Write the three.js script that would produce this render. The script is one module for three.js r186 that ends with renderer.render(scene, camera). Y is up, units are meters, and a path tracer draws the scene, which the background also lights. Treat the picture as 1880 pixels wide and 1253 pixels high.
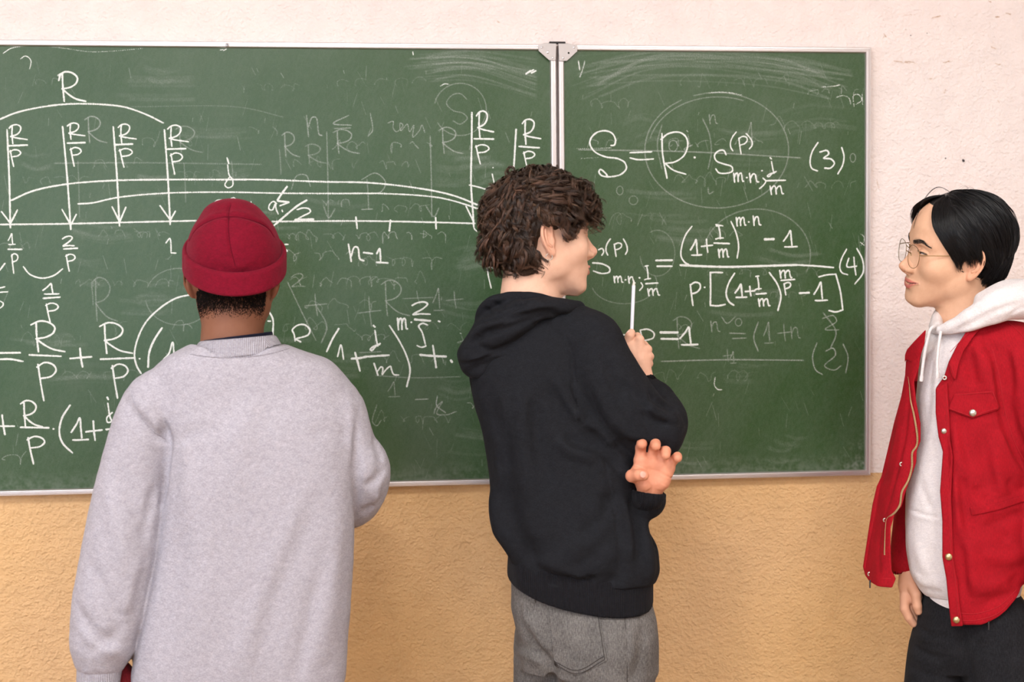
import * as THREE from 'three';
import { mergeGeometries } from 'three/addons/utils/BufferGeometryUtils.js';
import { RoundedBoxGeometry } from 'three/addons/geometries/RoundedBoxGeometry.js';
import { RectAreaLightUniformsLib } from 'three/addons/lights/RectAreaLightUniformsLib.js';
RectAreaLightUniformsLib.init();

// ---------------------------------------------------------------- camera, sky, light, exposure
const FOCAL = 2611, BOARD_Y = 1.08;                       // focal length in pixels of the 1880 x 1253 frame
const scene = new THREE.Scene();
const camera = new THREE.PerspectiveCamera(2 * Math.atan(626.5 / FOCAL) * 180 / Math.PI, 1880 / 1253, 0.05, 60);
camera.position.set(-0.456, BOARD_Y + 0.464, 3.217);
camera.rotation.order = 'YXZ';
camera.rotation.set(-0.04197, -0.10745, -0.00903);
camera.focus = 3.0; camera.userData.fStop = 3.6;
camera.updateMatrixWorld(true);
scene.background = new THREE.Color(0.7, 0.82, 1.0);
scene.backgroundIntensity = 5.0;
const LAMP = { intensity: 31, color: new THREE.Color(1.0, 0.962, 0.925) };
const renderer = new THREE.WebGLRenderer({ antialias: true });
renderer.toneMapping = THREE.LinearToneMapping;
renderer.toneMappingExposure = 1.05;
renderer.shadowMap.enabled = true;

// ---------------------------------------------------------------- helpers
let seed = 20240517;
const rnd = () => { seed = (seed * 1664525 + 1013904223) >>> 0; return seed / 4294967296; };
const reseed = (n) => { seed = n >>> 0; for (let i = 0; i < 4; i++) rnd(); };
const rr = (a, b) => a + (b - a) * rnd();
const lerp = (a, b, t) => a + (b - a) * t;
const clamp = (x, a, b) => x < a ? a : x > b ? b : x;
const sstep = (a, b, x) => { const t = clamp((x - a) / (b - a), 0, 1); return t * t * (3 - 2 * t); };
const srgb = (r, g, b) => new THREE.Color().setRGB(r / 255, g / 255, b / 255, THREE.SRGBColorSpace);
const lin = (r, g, b) => { const c = srgb(r, g, b); return [c.r, c.g, c.b]; };
const taken = new Map();
function numbered(name) { const n = taken.get(name) || 0; taken.set(name, n + 1); return n ? name + '_' + String(n).padStart(3, '0') : name; }
function addMesh(name, geo, mat, parent, label) {
  const m = new THREE.Mesh(geo, mat); m.name = numbered(name); m.castShadow = m.receiveShadow = true;
  (parent || scene).add(m); if (label) m.userData.label = label; return m;
}
function struct(name, geo, mat, parent) { const m = addMesh(name, geo, mat, parent); m.userData.kind = 'structure'; return m; }
function thing(name, label, category, p) {
  const g = new THREE.Group(); g.name = numbered(name); g.position.copy(p); g.userData = { label, category }; scene.add(g); return g;
}
function box(w, h, d, x, y, z) { const g = new THREE.BoxGeometry(w, h, d); g.translate(x, y, z); return g; }

// tileable gradient noise: period in cells, 3-D lattice hashing
const PERM = (() => { const p = [...Array(256).keys()]; reseed(7); for (let i = 255; i > 0; i--) { const j = Math.floor(rnd() * (i + 1)); [p[i], p[j]] = [p[j], p[i]]; } return new Uint8Array([...p, ...p]); })();
const GR = [1,1,0,-1,1,0,1,-1,0,-1,-1,0,1,0,1,-1,0,1,1,0,-1,-1,0,-1,0,1,1,0,-1,1,0,1,-1,0,-1,-1];
const fade = (t) => t * t * t * (t * (t * 6 - 15) + 10);
function noise3(x, y, z, px = 256, py = 256) {
  const fx = Math.floor(x), fy = Math.floor(y), fz = Math.floor(z), dx = x - fx, dy = y - fy, dz = z - fz;
  const x0 = ((fx % px) + px) % px, x1 = (x0 + 1) % px, y0 = ((fy % py) + py) % py, y1 = (y0 + 1) % py, z0 = fz & 255, z1 = (z0 + 1) & 255;
  const g = (ix, iy, iz, ax, ay, az) => { const h = (PERM[PERM[PERM[ix & 255] + (iy & 255)] + iz] % 12) * 3; return GR[h] * ax + GR[h + 1] * ay + GR[h + 2] * az; };
  const u = fade(dx), v = fade(dy), w = fade(dz);
  return lerp(lerp(lerp(g(x0, y0, z0, dx, dy, dz), g(x1, y0, z0, dx - 1, dy, dz), u), lerp(g(x0, y1, z0, dx, dy - 1, dz), g(x1, y1, z0, dx - 1, dy - 1, dz), u), v),
    lerp(lerp(g(x0, y0, z1, dx, dy, dz - 1), g(x1, y0, z1, dx - 1, dy, dz - 1), u), lerp(g(x0, y1, z1, dx, dy - 1, dz - 1), g(x1, y1, z1, dx - 1, dy - 1, dz - 1), u), v), w);
}
function fbm(x, y, z, o, px, py) { let s = 0, a = 1, n = 0; for (let i = 0; i < o; i++) { s += a * noise3(x, y, z + i * 17.3, px, py); n += a; a *= 0.5; x *= 2; y *= 2; px = Math.min(px * 2, 256); py = Math.min(py * 2, 256); } return s / n; }
// a DataTexture from f(x, y) -> [r, g, b] in 0..1 (sRGB when colour) or one number
function dataTex(w, h, f, { colour = false, repeat = [1, 1] } = {}) {
  const d = new Uint8Array(w * h * 4);
  for (let y = 0; y < h; y++) for (let x = 0; x < w; x++) {
    const v = f(x, y), i = (y * w + x) * 4;
    if (v.length) { d[i] = clamp(v[0], 0, 1) * 255; d[i + 1] = clamp(v[1], 0, 1) * 255; d[i + 2] = clamp(v[2], 0, 1) * 255; } else d[i] = d[i + 1] = d[i + 2] = clamp(v, 0, 1) * 255;
    d[i + 3] = 255;
  }
  const t = new THREE.DataTexture(d, w, h); t.wrapS = t.wrapT = THREE.RepeatWrapping; t.magFilter = THREE.LinearFilter; t.minFilter = THREE.LinearMipmapLinearFilter;
  if (colour) t.colorSpace = THREE.SRGBColorSpace; t.repeat.set(...repeat); t.needsUpdate = true; return t;
}
const std = (o) => new THREE.MeshStandardMaterial(o), phy = (o) => new THREE.MeshPhysicalMaterial(o);

// where a pixel of the photograph meets the plane z = zp (used to measure the board and wall marks in metres)
const camP = camera.position.clone(), camX = new THREE.Vector3(), camY = new THREE.Vector3(), camZ = new THREE.Vector3();
camera.matrixWorld.extractBasis(camX, camY, camZ);
function onPlane(px, py, zp) {
  const d = camX.clone().multiplyScalar((px - 940) / FOCAL).addScaledVector(camY, (626.5 - py) / FOCAL).sub(camZ);
  const t = (zp - camP.z) / d.z; return d.multiplyScalar(t).add(camP);
}
// ---------------------------------------------------------------- the room
const ROOM = { x0: -3.7, x1: 2.5, z0: -0.024, z1: 6.2, h: 3.15 }, PAINT_Y = BOARD_Y + 0.003;
{
  const plasterBump = dataTex(1024, 1024, (x, y) => {
    const u = x / 1024, v = y / 1024, wx = 0.005 * noise3(u * 24, v * 24, 3.1, 24, 24), wy = 0.004 * noise3(u * 24, v * 24, 9.7, 24, 24);
    const a = noise3((u + wx) * 96, (v + wy) * 124, 1.3, 96, 124), b = noise3((u + wy) * 190, (v + wx) * 230, 5.9, 190, 230), c = noise3(u * 40, v * 52, 12.2, 40, 52);
    return 0.5 + 0.36 * (a > 0 ? a : a * 0.6) + 0.16 * b + 0.26 * c;
  }, { repeat: [1 / 0.82, 1 / 0.82] });
  const W = 2048, H = 1024, SX = 3.2, SY = 1.6;             // paint texture: 3.2 x 1.6 m
  const cv = (top) => {
    const c = document.createElement('canvas'); c.width = W; c.height = H; const g = c.getContext('2d');
    const base = top ? [238, 225, 220] : [226, 184, 132];
    g.fillStyle = `rgb(${base})`; g.fillRect(0, 0, W, H);
    reseed(top ? 31 : 47);
    const im = g.getImageData(0, 0, W, H), d = im.data;
    for (let y = 0; y < H; y++) for (let x = 0; x < W; x++) {
      const n = fbm(x / W * 64, y / H * 32, top ? 4.4 : 8.8, 3, 64, 32), m = noise3(x / W * 9, y / H * 5, 2.2, 9, 5), i = (y * W + x) * 4;
      const k = 1 + 0.035 * n + 0.02 * m;
      d[i] *= k; d[i + 1] *= k * (1 - 0.012 * m); d[i + 2] *= k * (1 - (top ? 0.015 : 0.07) * m);
    }
    g.putImageData(im, 0, 0);
    return [c, g];
  };
  const toC = (px, py) => { const p = onPlane(px, py, ROOM.z0); return [(p.x + 2) / SX * W, (1 - (p.y - PAINT_Y) / SY) * H]; };
  const [cTop, gTop] = cv(true), [cLow, gLow] = cv(false);
  gTop.lineCap = 'round';
  const scratch = (col, wd, ...pts) => { gTop.strokeStyle = col; gTop.lineWidth = wd; gTop.beginPath(); for (let i = 0; i < pts.length; i += 2) { const [a, b] = toC(pts[i] + rr(-0.8, 0.8), pts[i + 1] + rr(-0.8, 0.8)); i ? gTop.lineTo(a, b) : gTop.moveTo(a, b); } gTop.stroke(); };
  for (const [x0, y0, x1, y1, a] of [[1641, 113, 1679, 114, 0.5], [1641, 114, 1684, 117, 0.3], [1725, 117, 1744, 112, 0.6], [1706, 35, 1733, 28, 0.5], [1655, 28, 1680, 27, 0.3], [1824, 32, 1838, 30, 0.45], [1810, 82, 1828, 90, 0.5], [1826, 117, 1838, 119, 0.5],
    [1846, 24, 1858, 27, 0.55], [1812, 2, 1820, 4, 0.7], [1732, 176, 1736, 165, 0.4], [1831, 184, 1835, 188, 0.5], [1697, 145, 1711, 145, 0.35], [908, 36, 918, 42, 0.25], [1172, 35, 1183, 38, 0.25], [1610, 330, 1614, 345, 0.3], [1622, 60, 1629, 72, 0.5]])
    for (let k = 0; k < 4; k++) { const t = rnd(), u = Math.min(1, t + rr(0.1, 0.4)); scratch(`rgba(150,105,65,${a * rr(0.4, 0.9)})`, rr(0.7, 1.6), lerp(x0, x1, t), lerp(y0, y1, t), lerp(x0, x1, u), lerp(y0, y1, u)); }
  for (const [x, y, r] of [[1769, 295.5, 2.2], [1768, 294, 1.4], [1736, 291, 1.1], [1672, 65, 0.8], [1702, 61, 0.7]]) { const [a, b] = toC(x, y); gTop.fillStyle = 'rgba(25,20,20,0.92)'; gTop.beginPath(); gTop.arc(a, b, r * 0.85, 0, 7); gTop.fill(); }
  for (let i = 0; i < 500; i++) { gTop.fillStyle = `rgba(${rr(150, 190)},${rr(125, 150)},${rr(105, 130)},${rr(0.08, 0.3)})`; gTop.fillRect(rnd() * W, rnd() * H, rr(1, 3.4), rr(0.7, 1.6)); }
  for (let i = 0; i < 260; i++) { gLow.fillStyle = `rgba(${rr(225, 250)},${rr(205, 225)},${rr(165, 190)},${rr(0.06, 0.3)})`; gLow.fillRect(rnd() * W, rnd() * H, rr(1, 3), rr(0.8, 2)); }
  const tex = (c) => { const t = new THREE.CanvasTexture(c); t.colorSpace = THREE.SRGBColorSpace; t.wrapS = t.wrapT = THREE.MirroredRepeatWrapping; t.repeat.set(1 / SX, 1 / SY); return t; };
  const mTop = std({ map: tex(cTop), roughness: 0.85, bumpMap: plasterBump, bumpScale: 0.0040 });
  const mLow = std({ map: tex(cLow), roughness: 0.8, bumpMap: plasterBump, bumpScale: 0.0046 });
  const band = (y0, y1) => {   // a piece of the front wall with uv in metres
    const g = box(ROOM.x1 - ROOM.x0 + 0.4, y1 - y0, 0.2, (ROOM.x0 + ROOM.x1) / 2, (y0 + y1) / 2, ROOM.z0 - 0.1), p = g.attributes.position, uv = g.attributes.uv;
    for (let i = 0; i < p.count; i++) uv.setXY(i, p.getX(i) + 2, p.getY(i) - PAINT_Y);
    return g;
  };
  const wall = new THREE.Group(); wall.name = 'wall_front'; wall.userData.kind = 'structure'; scene.add(wall);
  addMesh('upper_paint', band(PAINT_Y, ROOM.h + 0.2), mTop, wall, 'off-white roughcast plaster of the upper wall');
  addMesh('lower_paint', band(-0.2, PAINT_Y), mLow, wall, 'orange painted roughcast plaster below the chalkboard');

  const white = std({ color: srgb(232, 226, 220), roughness: 0.9 }), oak = std({ color: srgb(150, 120, 90), roughness: 0.6 });
  const W2 = ROOM.x1 - ROOM.x0, D2 = ROOM.z1 - ROOM.z0, cx = (ROOM.x0 + ROOM.x1) / 2, cz = (ROOM.z0 + ROOM.z1) / 2;
  struct('floor', box(W2 + 0.4, 0.2, D2 + 0.4, cx, -0.1, cz), oak);
  struct('ceiling', box(W2 + 0.4, 0.2, D2 + 0.4, cx, ROOM.h + 0.1, cz), white);
  struct('wall_right', box(0.2, ROOM.h, D2, ROOM.x1 + 0.1, ROOM.h / 2, cz), white);
  // the window side (left) and the back wall with their openings
  const frameM = std({ color: srgb(240, 240, 238), roughness: 0.4 }), glassM = phy({ color: 0xffffff, transmission: 1, roughness: 0, thickness: 0, ior: 1.45 });
  let nw = 0;
  function windowedWall(name, len, place, opens) {          // opens: [a0, a1, y0, y1] along the wall
    const parts = []; let at = -0.1;
    for (const [a0, a1, y0, y1] of opens) {
      parts.push(box(a0 - at, ROOM.h, 0.2, (a0 + at) / 2, ROOM.h / 2, 0), box(a1 - a0, y0, 0.2, (a0 + a1) / 2, y0 / 2, 0), box(a1 - a0, ROOM.h - y1, 0.2, (a0 + a1) / 2, (ROOM.h + y1) / 2, 0));
      at = a1;
    }
    parts.push(box(len + 0.1 - at, ROOM.h, 0.2, (len + 0.1 + at) / 2, ROOM.h / 2, 0));
    const w = struct(name, mergeGeometries(parts), white); place(w);
    for (const [a0, a1, y0, y1] of opens) {
      const g = new THREE.Group(); g.name = 'window_' + ++nw; g.userData.kind = 'structure'; scene.add(g); place(g);
      const c = (a0 + a1) / 2, wd = a1 - a0, f = 0.06;
      addMesh('window_frame', mergeGeometries([box(f, y1 - y0, 0.07, a0 + f / 2, (y0 + y1) / 2, 0), box(f, y1 - y0, 0.07, a1 - f / 2, (y0 + y1) / 2, 0), box(wd, f, 0.07, c, y0 + f / 2, 0), box(wd, f, 0.07, c, y1 - f / 2, 0), box(f, y1 - y0, 0.06, c, (y0 + y1) / 2, 0)]), frameM, g);
      addMesh('window_pane', new THREE.PlaneGeometry(wd, y1 - y0).translate(c, (y0 + y1) / 2, 0), glassM, g);
      addMesh('window_sill', box(wd + 0.1, 0.03, 0.3, c, y0 - 0.015, 0.12), frameM, g);
    }
  }
  windowedWall('wall_left', D2, (o) => { o.position.set(ROOM.x0 - 0.1, 0, ROOM.z1); o.rotation.y = Math.PI / 2; }, [[0.5, 2.0, 0.9, 2.7], [2.35, 3.85, 0.9, 2.7]]);
  windowedWall('wall_back', W2, (o) => { o.position.set(ROOM.x1, 0, ROOM.z1 + 0.1); o.rotation.y = Math.PI; }, [[3.0, 4.4, 0.9, 2.7], [4.6, 6.0, 0.9, 2.7]]);

  // ceiling lamps: flat panels with an area light just below the glowing face
  for (const [x, z] of [[-2.5, 2.3], [-0.8, 2.3], [0.9, 2.3], [-2.5, 4.5], [-0.8, 4.5], [0.9, 4.5]]) {
    const g = thing('ceiling_lamp', 'flat square ceiling panel lamp with a white frame', 'lamp', new THREE.Vector3(x, ROOM.h, z)); g.userData.group = 'ceiling panel lamps above the room';
    addMesh('lamp_frame', mergeGeometries([box(0.64, 0.03, 0.03, 0, -0.02, 0.305), box(0.64, 0.03, 0.03, 0, -0.02, -0.305), box(0.03, 0.03, 0.58, 0.305, -0.02, 0), box(0.03, 0.03, 0.58, -0.305, -0.02, 0)]), frameM, g);
    addMesh('diffuser', box(0.58, 0.015, 0.58, 0, -0.0125, 0), std({ color: 0xffffff, emissive: LAMP.color, emissiveIntensity: 1.2, roughness: 0.6 }), g);
    const l = new THREE.RectAreaLight(LAMP.color, LAMP.intensity, 0.58, 0.58); l.position.set(0, -0.034, 0); l.rotation.x = -Math.PI / 2; l.name = 'panel_light'; g.add(l);
  }
}
// ---------------------------------------------------------------- the chalkboard: two framed leaves joined by hinge plates
{
  const FZ = -0.006;                                          // writing surface, just behind the front of the frame
  const LEAVES = { left: { x0: -1.5, x1: -0.0025 }, right: { x0: 0.0025, x1: 0.7368 } };
  const PPM = 1360;
  const sheets = {};
  for (const [k, l] of Object.entries(LEAVES)) {
    const w = Math.round((l.x1 - l.x0) * PPM), h = PPM, mk = () => { const c = document.createElement('canvas'); c.width = w; c.height = h; const g = c.getContext('2d'); g.fillStyle = '#000'; g.fillRect(0, 0, w, h); g.lineCap = g.lineJoin = 'round'; g.strokeStyle = '#fff'; return g; };
    sheets[k] = { w, h, x0: l.x0, fresh: mk(), ghost: mk() };
  }
  const spot = (px, py) => { const p = onPlane(px, py, FZ), s = px < 1023 ? sheets.left : sheets.right; return [s, (p.x - s.x0) * PPM, (BOARD_Y + 1 - p.y) * PPM]; };
  // one chalk line through points measured on the photograph; ghost = half erased
  function line(pts, wd = 4, a = 1, ghost = false, straight = false) {
    const P = []; let s;
    for (let i = 0; i < pts.length; i += 2) { const [q, x, y] = spot(pts[i], pts[i + 1]); s = s || q; P.push(new THREE.Vector3(x, y, 0)); }
    const g = ghost ? s.ghost : s.fresh, k = PPM / 795;
    const n = Math.max(2, Math.ceil(P.reduce((m, p, i) => i ? m + p.distanceTo(P[i - 1]) : 0, 0) / 5));
    const Q = P.length === 1 ? [P[0], P[0].clone().setX(P[0].x + 1)] : P.length === 2 || straight ? null : new THREE.CatmullRomCurve3(P, false, 'centripetal').getPoints(n);
    const pts2 = Q || P.flatMap((p, i) => i ? Array.from({ length: 12 }, (_, j) => P[i - 1].clone().lerp(p, (j + 1) / 12)) : [p]);
    for (let i = 1; i < pts2.length; i++) {
      g.globalAlpha = clamp(a * rr(0.86, 1.08), 0, 1); g.lineWidth = wd * k * 0.82 * rr(0.86, 1.12);
      g.beginPath(); g.moveTo(pts2[i - 1].x, pts2[i - 1].y); g.lineTo(pts2[i].x, pts2[i].y); g.stroke();
    }
    g.globalAlpha = 1;
  }
  // glyphs in a unit box (x right, y down), placed into [x0, y0, x1, y1] of the photograph
  const GLYPH = {
    R: [[.17, .05, .15, .5, .2, 1], [0, .18, .15, .05, .4, 0, .62, .1, .62, .3, .45, .5, .08, .62], [.08, .62, .3, .68, .55, .72, 1, .78]],
    Q: [[.15, .05, .17, .5, .22, 1], [0, .12, .25, 0, .52, .04, .7, .2, .66, .38, .45, .52, .15, .58], [.15, .58, .4, .78, .65, .92, 1, 1]],
    P: [[.05, .05, .18, .5, .36, 1], [0, .12, .4, 0, .85, .06, 1, .2, .75, .36, .2, .42]],
    p: [[.05, .1, .15, .5, .3, 1], [.05, .12, .5, 0, .95, .06, 1, .25, .7, .42, .2, .5]],
    m: [[0, .05, .1, 1], [.08, .5, .2, .12, .36, .05, .46, .95], [.45, .45, .6, .1, .76, .05, .9, .9, 1, .92]],
    n: [[0, 0, .12, 1], [.12, .55, .35, .1, .6, .1, .8, .9, 1, .95]],
    j: [[.3, 0, .45, .06], [.45, .2, .6, .6, .72, .82], [.95, .72, .55, .82, .15, 1, .0, .96, .3, .84, .9, .76]],
    f: [[.1, .04, .6, 0], [.35, 0, .55, .5, .6, .95], [0, .98, .4, .92, 1, .9]],
    1: [[0, .62, .3, .28, .5, 0, .56, .4, .62, .86], [.1, .96, .5, .96, 1, .94]],
    2: [[0, .25, .3, .05, .7, 0, .85, .15, .6, .5, .15, .85, .05, .95, .5, .9, 1, .93]],
    '+': [[0, .55, .5, .5, 1, .46], [.46, 0, .5, .5, .58, 1]],
    '(': [[1, 0, .4, .25, .05, .55, .1, .8, .45, 1]], ')': [[0, 0, .55, .25, .95, .55, .9, .8, .5, 1]],
  };
  function put(ch, x0, y0, x1, y1, wd = 3.4, a = 1, ghost = false) { for (const st of GLYPH[ch]) line(st.map((v, i) => i % 2 ? y0 + v * (y1 - y0) : x0 + v * (x1 - x0)), wd, a, ghost); }
  const arrow = (x0, y0, x1, y1, hl, hr) => { line([x0, y0, lerp(x0, x1, .5) + 1, lerp(y0, y1, .5), x1, y1], 4, .95); line([...hl, x1, y1 - 8], 3.6); line([...hr, x1, y1 - 7], 3.6); };
  reseed(99);
  // --- left leaf: time line with payments
  line([6, 98, 20, 89, 50, 84, 80, 83], 2.4, .75); line([80, 84, 120, 89, 165, 95, 205, 94, 262, 89], 2.2, .42); line([38, 108, 46, 103, 52, 105, 57, 112, 56, 121], 2.6, .7); line([56, 121, 54, 128], 2, .35);
  put('Q', 107, 132, 157, 186, 4); line([108, 148, 111, 138, 116, 134], 4);
  line([0, 219, 30, 207, 80, 196, 130, 191, 190, 192, 230, 197, 270, 211, 300, 226], 4, .8);
  arrow(13, 238, 19, 418, [3, 389], [32, 386]); arrow(115, 233, 130, 421, [114, 385], [140, 394]); arrow(208, 233, 219.5, 415, [206, 380], [231, 381]); arrow(302, 239, 312.5, 412, [294, 378], [322, 388]);
  line([0, 412.5, 130, 411, 250, 408, 360, 405.5], 4, .78); line([500, 407, 660, 406, 780, 408, 872, 410.5], 4, .78);
  put('R', 17, 229, 50, 264); line([15, 268, 50, 266.5], 4); put('P', 18, 275, 38, 306);
  put('R', 124, 226, 156, 256); line([124, 263, 156, 262], 4); put('P', 129, 271, 149, 305);
  put('R', 217, 228, 250, 263); line([213, 266, 243, 264.5], 4); put('P', 219, 273, 243, 307);
  put('R', 308, 230, 346, 269); line([307, 274, 341, 273], 4); put('P', 313, 281, 335, 320);
  put('R', 875, 204, 906, 253, 3.8); line([871, 255, 906, 255.5], 4); put('P', 873, 266, 898, 301);
  put('R', 959, 219, 993, 265, 3.8); line([953, 269, 990, 271.5], 4); put('P', 961, 278, 982, 310);
  line([866.6, 207, 866, 270, 865, 338, 868, 385, 870, 416], 4.2, .9); line([947.7, 238, 945, 285, 942, 330], 4.2, .9); line([856, 379, 870, 408], 3.6); line([869, 410, 871, 420, 876, 425], 3);
  line([21, 368, 60, 351, 121, 338.5, 201, 332, 302, 330, 419, 330, 480, 330, 597, 334, 681, 336, 782, 348, 835, 360, 881, 378], 4, .84);
  line([143.5, 374.5, 168, 373, 215, 363, 302, 355, 419, 353, 516, 355, 614, 355.5, 715, 356, 808, 363.5, 859, 377, 881, 385], 3.6, .84);
  line([417, 290, 420, 300], 3.4); line([418, 303, 421, 322, 427, 330, 427, 341, 419, 345, 413, 340, 421, 326], 3);
  line([390, 380, 397, 369, 406, 367], 3); line([422, 366.5, 429, 363, 435, 368], 3); line([455, 376, 467, 376], 2.4); line([461, 370, 462, 384], 2.4);
  line([508, 374, 502, 370, 495, 376, 494, 384, 500, 386, 506, 374, 507, 384, 511, 393], 3.2); line([527, 343, 518, 355, 510, 367], 4.6); line([510, 369, 530, 371.5], 4.2); line([530, 372, 514, 378], 3.4); line([518, 386, 519, 389], 3);
  line([563, 368, 545, 379, 503.5, 414], 4.4); line([546, 385, 557, 382, 568, 384, 570, 389, 556, 397, 542, 405], 3.6); line([543, 404.5, 575, 403], 6);
  line([653.6, 399, 656, 420], 4); line([717, 405, 715, 424], 4.2); line([800, 400, 801, 420], 4.2);
  line([640, 449, 642, 462, 645, 480], 4); line([645, 470, 651, 454, 657, 455, 661, 476, 668, 479], 4); line([668, 464, 684, 466], 4.2); line([692, 466, 697, 457, 699, 480], 4); line([692, 482, 712, 483], 4);
  line([523, 449, 529, 449], 3); line([523, 458, 527, 461], 4);
  line([904, 320, 907, 341, 900, 348, 897, 345, 911, 338], 3); line([905, 308], 3.4); line([862, 340, 880, 344, 907, 353], 3.6, .9);
  line([305, 446, 312, 438, 314, 452, 314, 464], 3.2); line([314, 464.5, 323, 465], 3);
  put(1, 15, 429, 28, 450, 3); line([15, 458, 40, 458], 3.6); put('P', 21, 466, 33, 502, 3.2);
  put(2, 115, 434, 136, 453, 3.4); line([117, 457.5, 142, 456], 3.6); put('P', 121, 467, 138, 498, 3.2);
  line([43, 490, 55, 504, 77, 511, 99, 506, 115, 494], 3.4); line([0, 496, 9, 484], 3.4); line([0, 529, 9, 527], 3); line([0, 537, 14, 536], 3); line([0, 553, 6, 557, 5, 562, 0, 566], 3);
  put(1, 79, 521, 108, 541, 3.6); line([80, 548, 110, 546], 3.8); put('P', 84, 557, 107, 592, 3.4);
  line([0, 648.5, 37, 648], 4.4); line([0, 660, 20, 660, 42, 664], 4.4);
  put('Q', 57, 590, 119, 646, 4); line([54, 652, 112, 654.5], 4.2); put('P', 68, 666, 103, 736, 4); put('+', 129, 640, 168, 674, 4.2);
  put('Q', 183, 593, 243, 649, 4); line([185, 660, 247, 657.5], 4.4); put('P', 205, 669, 235, 731, 4); line([256, 659], 4.4);
  line([349, 541.5, 323, 548, 294, 566, 268, 592, 253, 622, 247, 651, 251, 672, 259, 686], 4); line([297.5, 602.5, 283, 625, 274, 648, 272, 674], 4.4);
  line([301, 660, 310, 650, 317, 629, 320, 660], 3.8); line([346, 640, 348, 656], 4);
  line([0, 783, 26, 783], 4.2); line([4, 763, 6, 780, 9, 798], 4); put('Q', 38, 736, 78, 784, 4); line([38, 785, 89, 786], 4.4); put('P', 50, 802, 82, 852, 4); line([98, 788], 4.4);
  line([128.5, 744.6, 114, 768, 109, 794, 115, 814, 133, 832], 4.2); put(1, 131, 768, 162, 810, 4); put('+', 158, 774, 187, 809, 4.2); line([197, 730, 199, 734], 4); line([198, 741, 202, 766, 205, 774, 198, 776, 196, 768, 206, 758], 3.6); line([195, 789, 205, 788], 4);
  line([493, 571, 501, 586, 501, 614], 4); line([492, 590, 497, 590], 3);
  line([542, 626, 540, 614, 537, 606, 548, 597, 560, 597, 569, 606, 566, 615, 545, 622], 3.8); line([541, 622, 552, 628], 3.6);
  line([622, 604, 611, 622, 600, 646], 4.2); line([620, 655, 626, 634, 631, 660], 3.6); line([646, 659, 660, 658, 674, 655], 5); line([652, 648, 656, 662, 661, 681], 4.4);
  put('j', 680, 598, 699, 644, 3.8); line([677, 655, 714, 652.5], 4.6); line([687, 668, 691, 680, 694, 689], 4); line([692, 684, 700, 674, 703, 676, 702, 688, 708, 680, 717, 673, 719, 679, 723, 688, 732, 689], 3.6);
  line([715, 598, 733, 626, 747, 655, 753, 681, 747, 710], 4);
  put('m', 730, 584, 748, 606, 4); line([755, 592], 4.2); put(2, 757, 555, 790, 579, 4); line([762, 587, 790, 589.5], 5); line([785, 597, 776, 594, 769, 599, 775, 610, 782, 636], 3.8); line([766, 635, 774, 638, 782, 636], 3.8);
  line([805, 590, 808, 591], 3.4); line([772, 652, 796, 654, 819, 655], 5); line([795, 635, 798, 655, 801, 675], 4.4); line([828, 662, 830, 665], 5);
  line([894, 490, 897, 508, 902, 529], 3.2); line([894, 492, 900, 490, 908, 494], 2.8); line([966, 135, 974, 130], 3.2); line([976, 134, 984, 130], 3.6, .8); line([966, 136, 980, 128], 3); line([404, 92, 410, 91], 2, .6); line([410, 93, 416, 90], 2, .6);
  line([809, 158, 817, 154, 825, 155], 3, .6); line([758, 95, 759, 101], 2.4, .7);
  // --- right leaf: formulas (3) and (4)
  const Z4 = (a, w, al, gh) => line(a.map((v, i) => v * .3988 + (i % 2 ? 60 : 1020)), w, al, gh), Z5 = (a, w, al, gh) => line(a.map((v, i) => v * .415 + (i % 2 ? 400 : 1020)), w, al, gh);
  const G4 = (c, x0, y0, x1, y1, w, a, gh) => put(c, x0 * .3988 + 1020, y0 * .3988 + 60, x1 * .3988 + 1020, y1 * .3988 + 60, w, a, gh), G5 = (c, x0, y0, x1, y1, w, a, gh) => put(c, x0 * .415 + 1020, y0 * .415 + 400, x1 * .415 + 1020, y1 * .415 + 400, w, a, gh);
  Z4([255, 520, 270, 518, 276, 495, 262, 465, 230, 452, 190, 460, 164, 485, 158, 512, 180, 548, 230, 572, 285, 580, 318, 598, 326, 625, 302, 652, 250, 664, 212, 658, 200, 642, 206, 630, 232, 650, 240, 664], 3.8);
  Z4([343, 553, 442, 549], 3.6); Z4([343, 577, 380, 585, 450, 582], 3.6);
  Z4([490, 465, 493, 560, 513, 670], 4); Z4([485, 492, 520, 465, 570, 459, 600, 480, 609, 515, 592, 565, 550, 595, 505, 602], 3.8); Z4([505, 602, 540, 632, 600, 652], 3.6); Z4([640, 575], 4.4);
  Z4([785, 562, 775, 543, 750, 545, 732, 565, 740, 590, 775, 605, 812, 618, 814, 638, 785, 648, 752, 645, 738, 628], 3.6);
  G4('(', 804, 458, 832, 545, 3.2); G4('p', 842, 478, 882, 558, 3.2); G4(')', 878, 465, 907, 535, 3.2);
  G4('m', 820, 645, 866, 688, 3.6); Z4([880, 668], 4); G4('n', 893, 648, 936, 690, 3.6); Z4([950, 636], 4); Z4([955, 670, 968, 684, 958, 702, 940, 718], 3.4);
  G4('j', 975, 576, 1018, 664, 3.2); Z4([972, 682, 1058, 680], 3.8); G4('m', 988, 705, 1050, 745, 3.6);
  Z4([1208, 507, 1182, 548, 1172, 595, 1180, 625, 1206, 637], 3.6); Z4([1218, 550, 1250, 543, 1258, 558, 1235, 578, 1268, 582, 1284, 602, 1265, 624, 1240, 624], 3.8); Z4([1318, 530, 1328, 568, 1322, 610, 1300, 650], 3.6);
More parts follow.
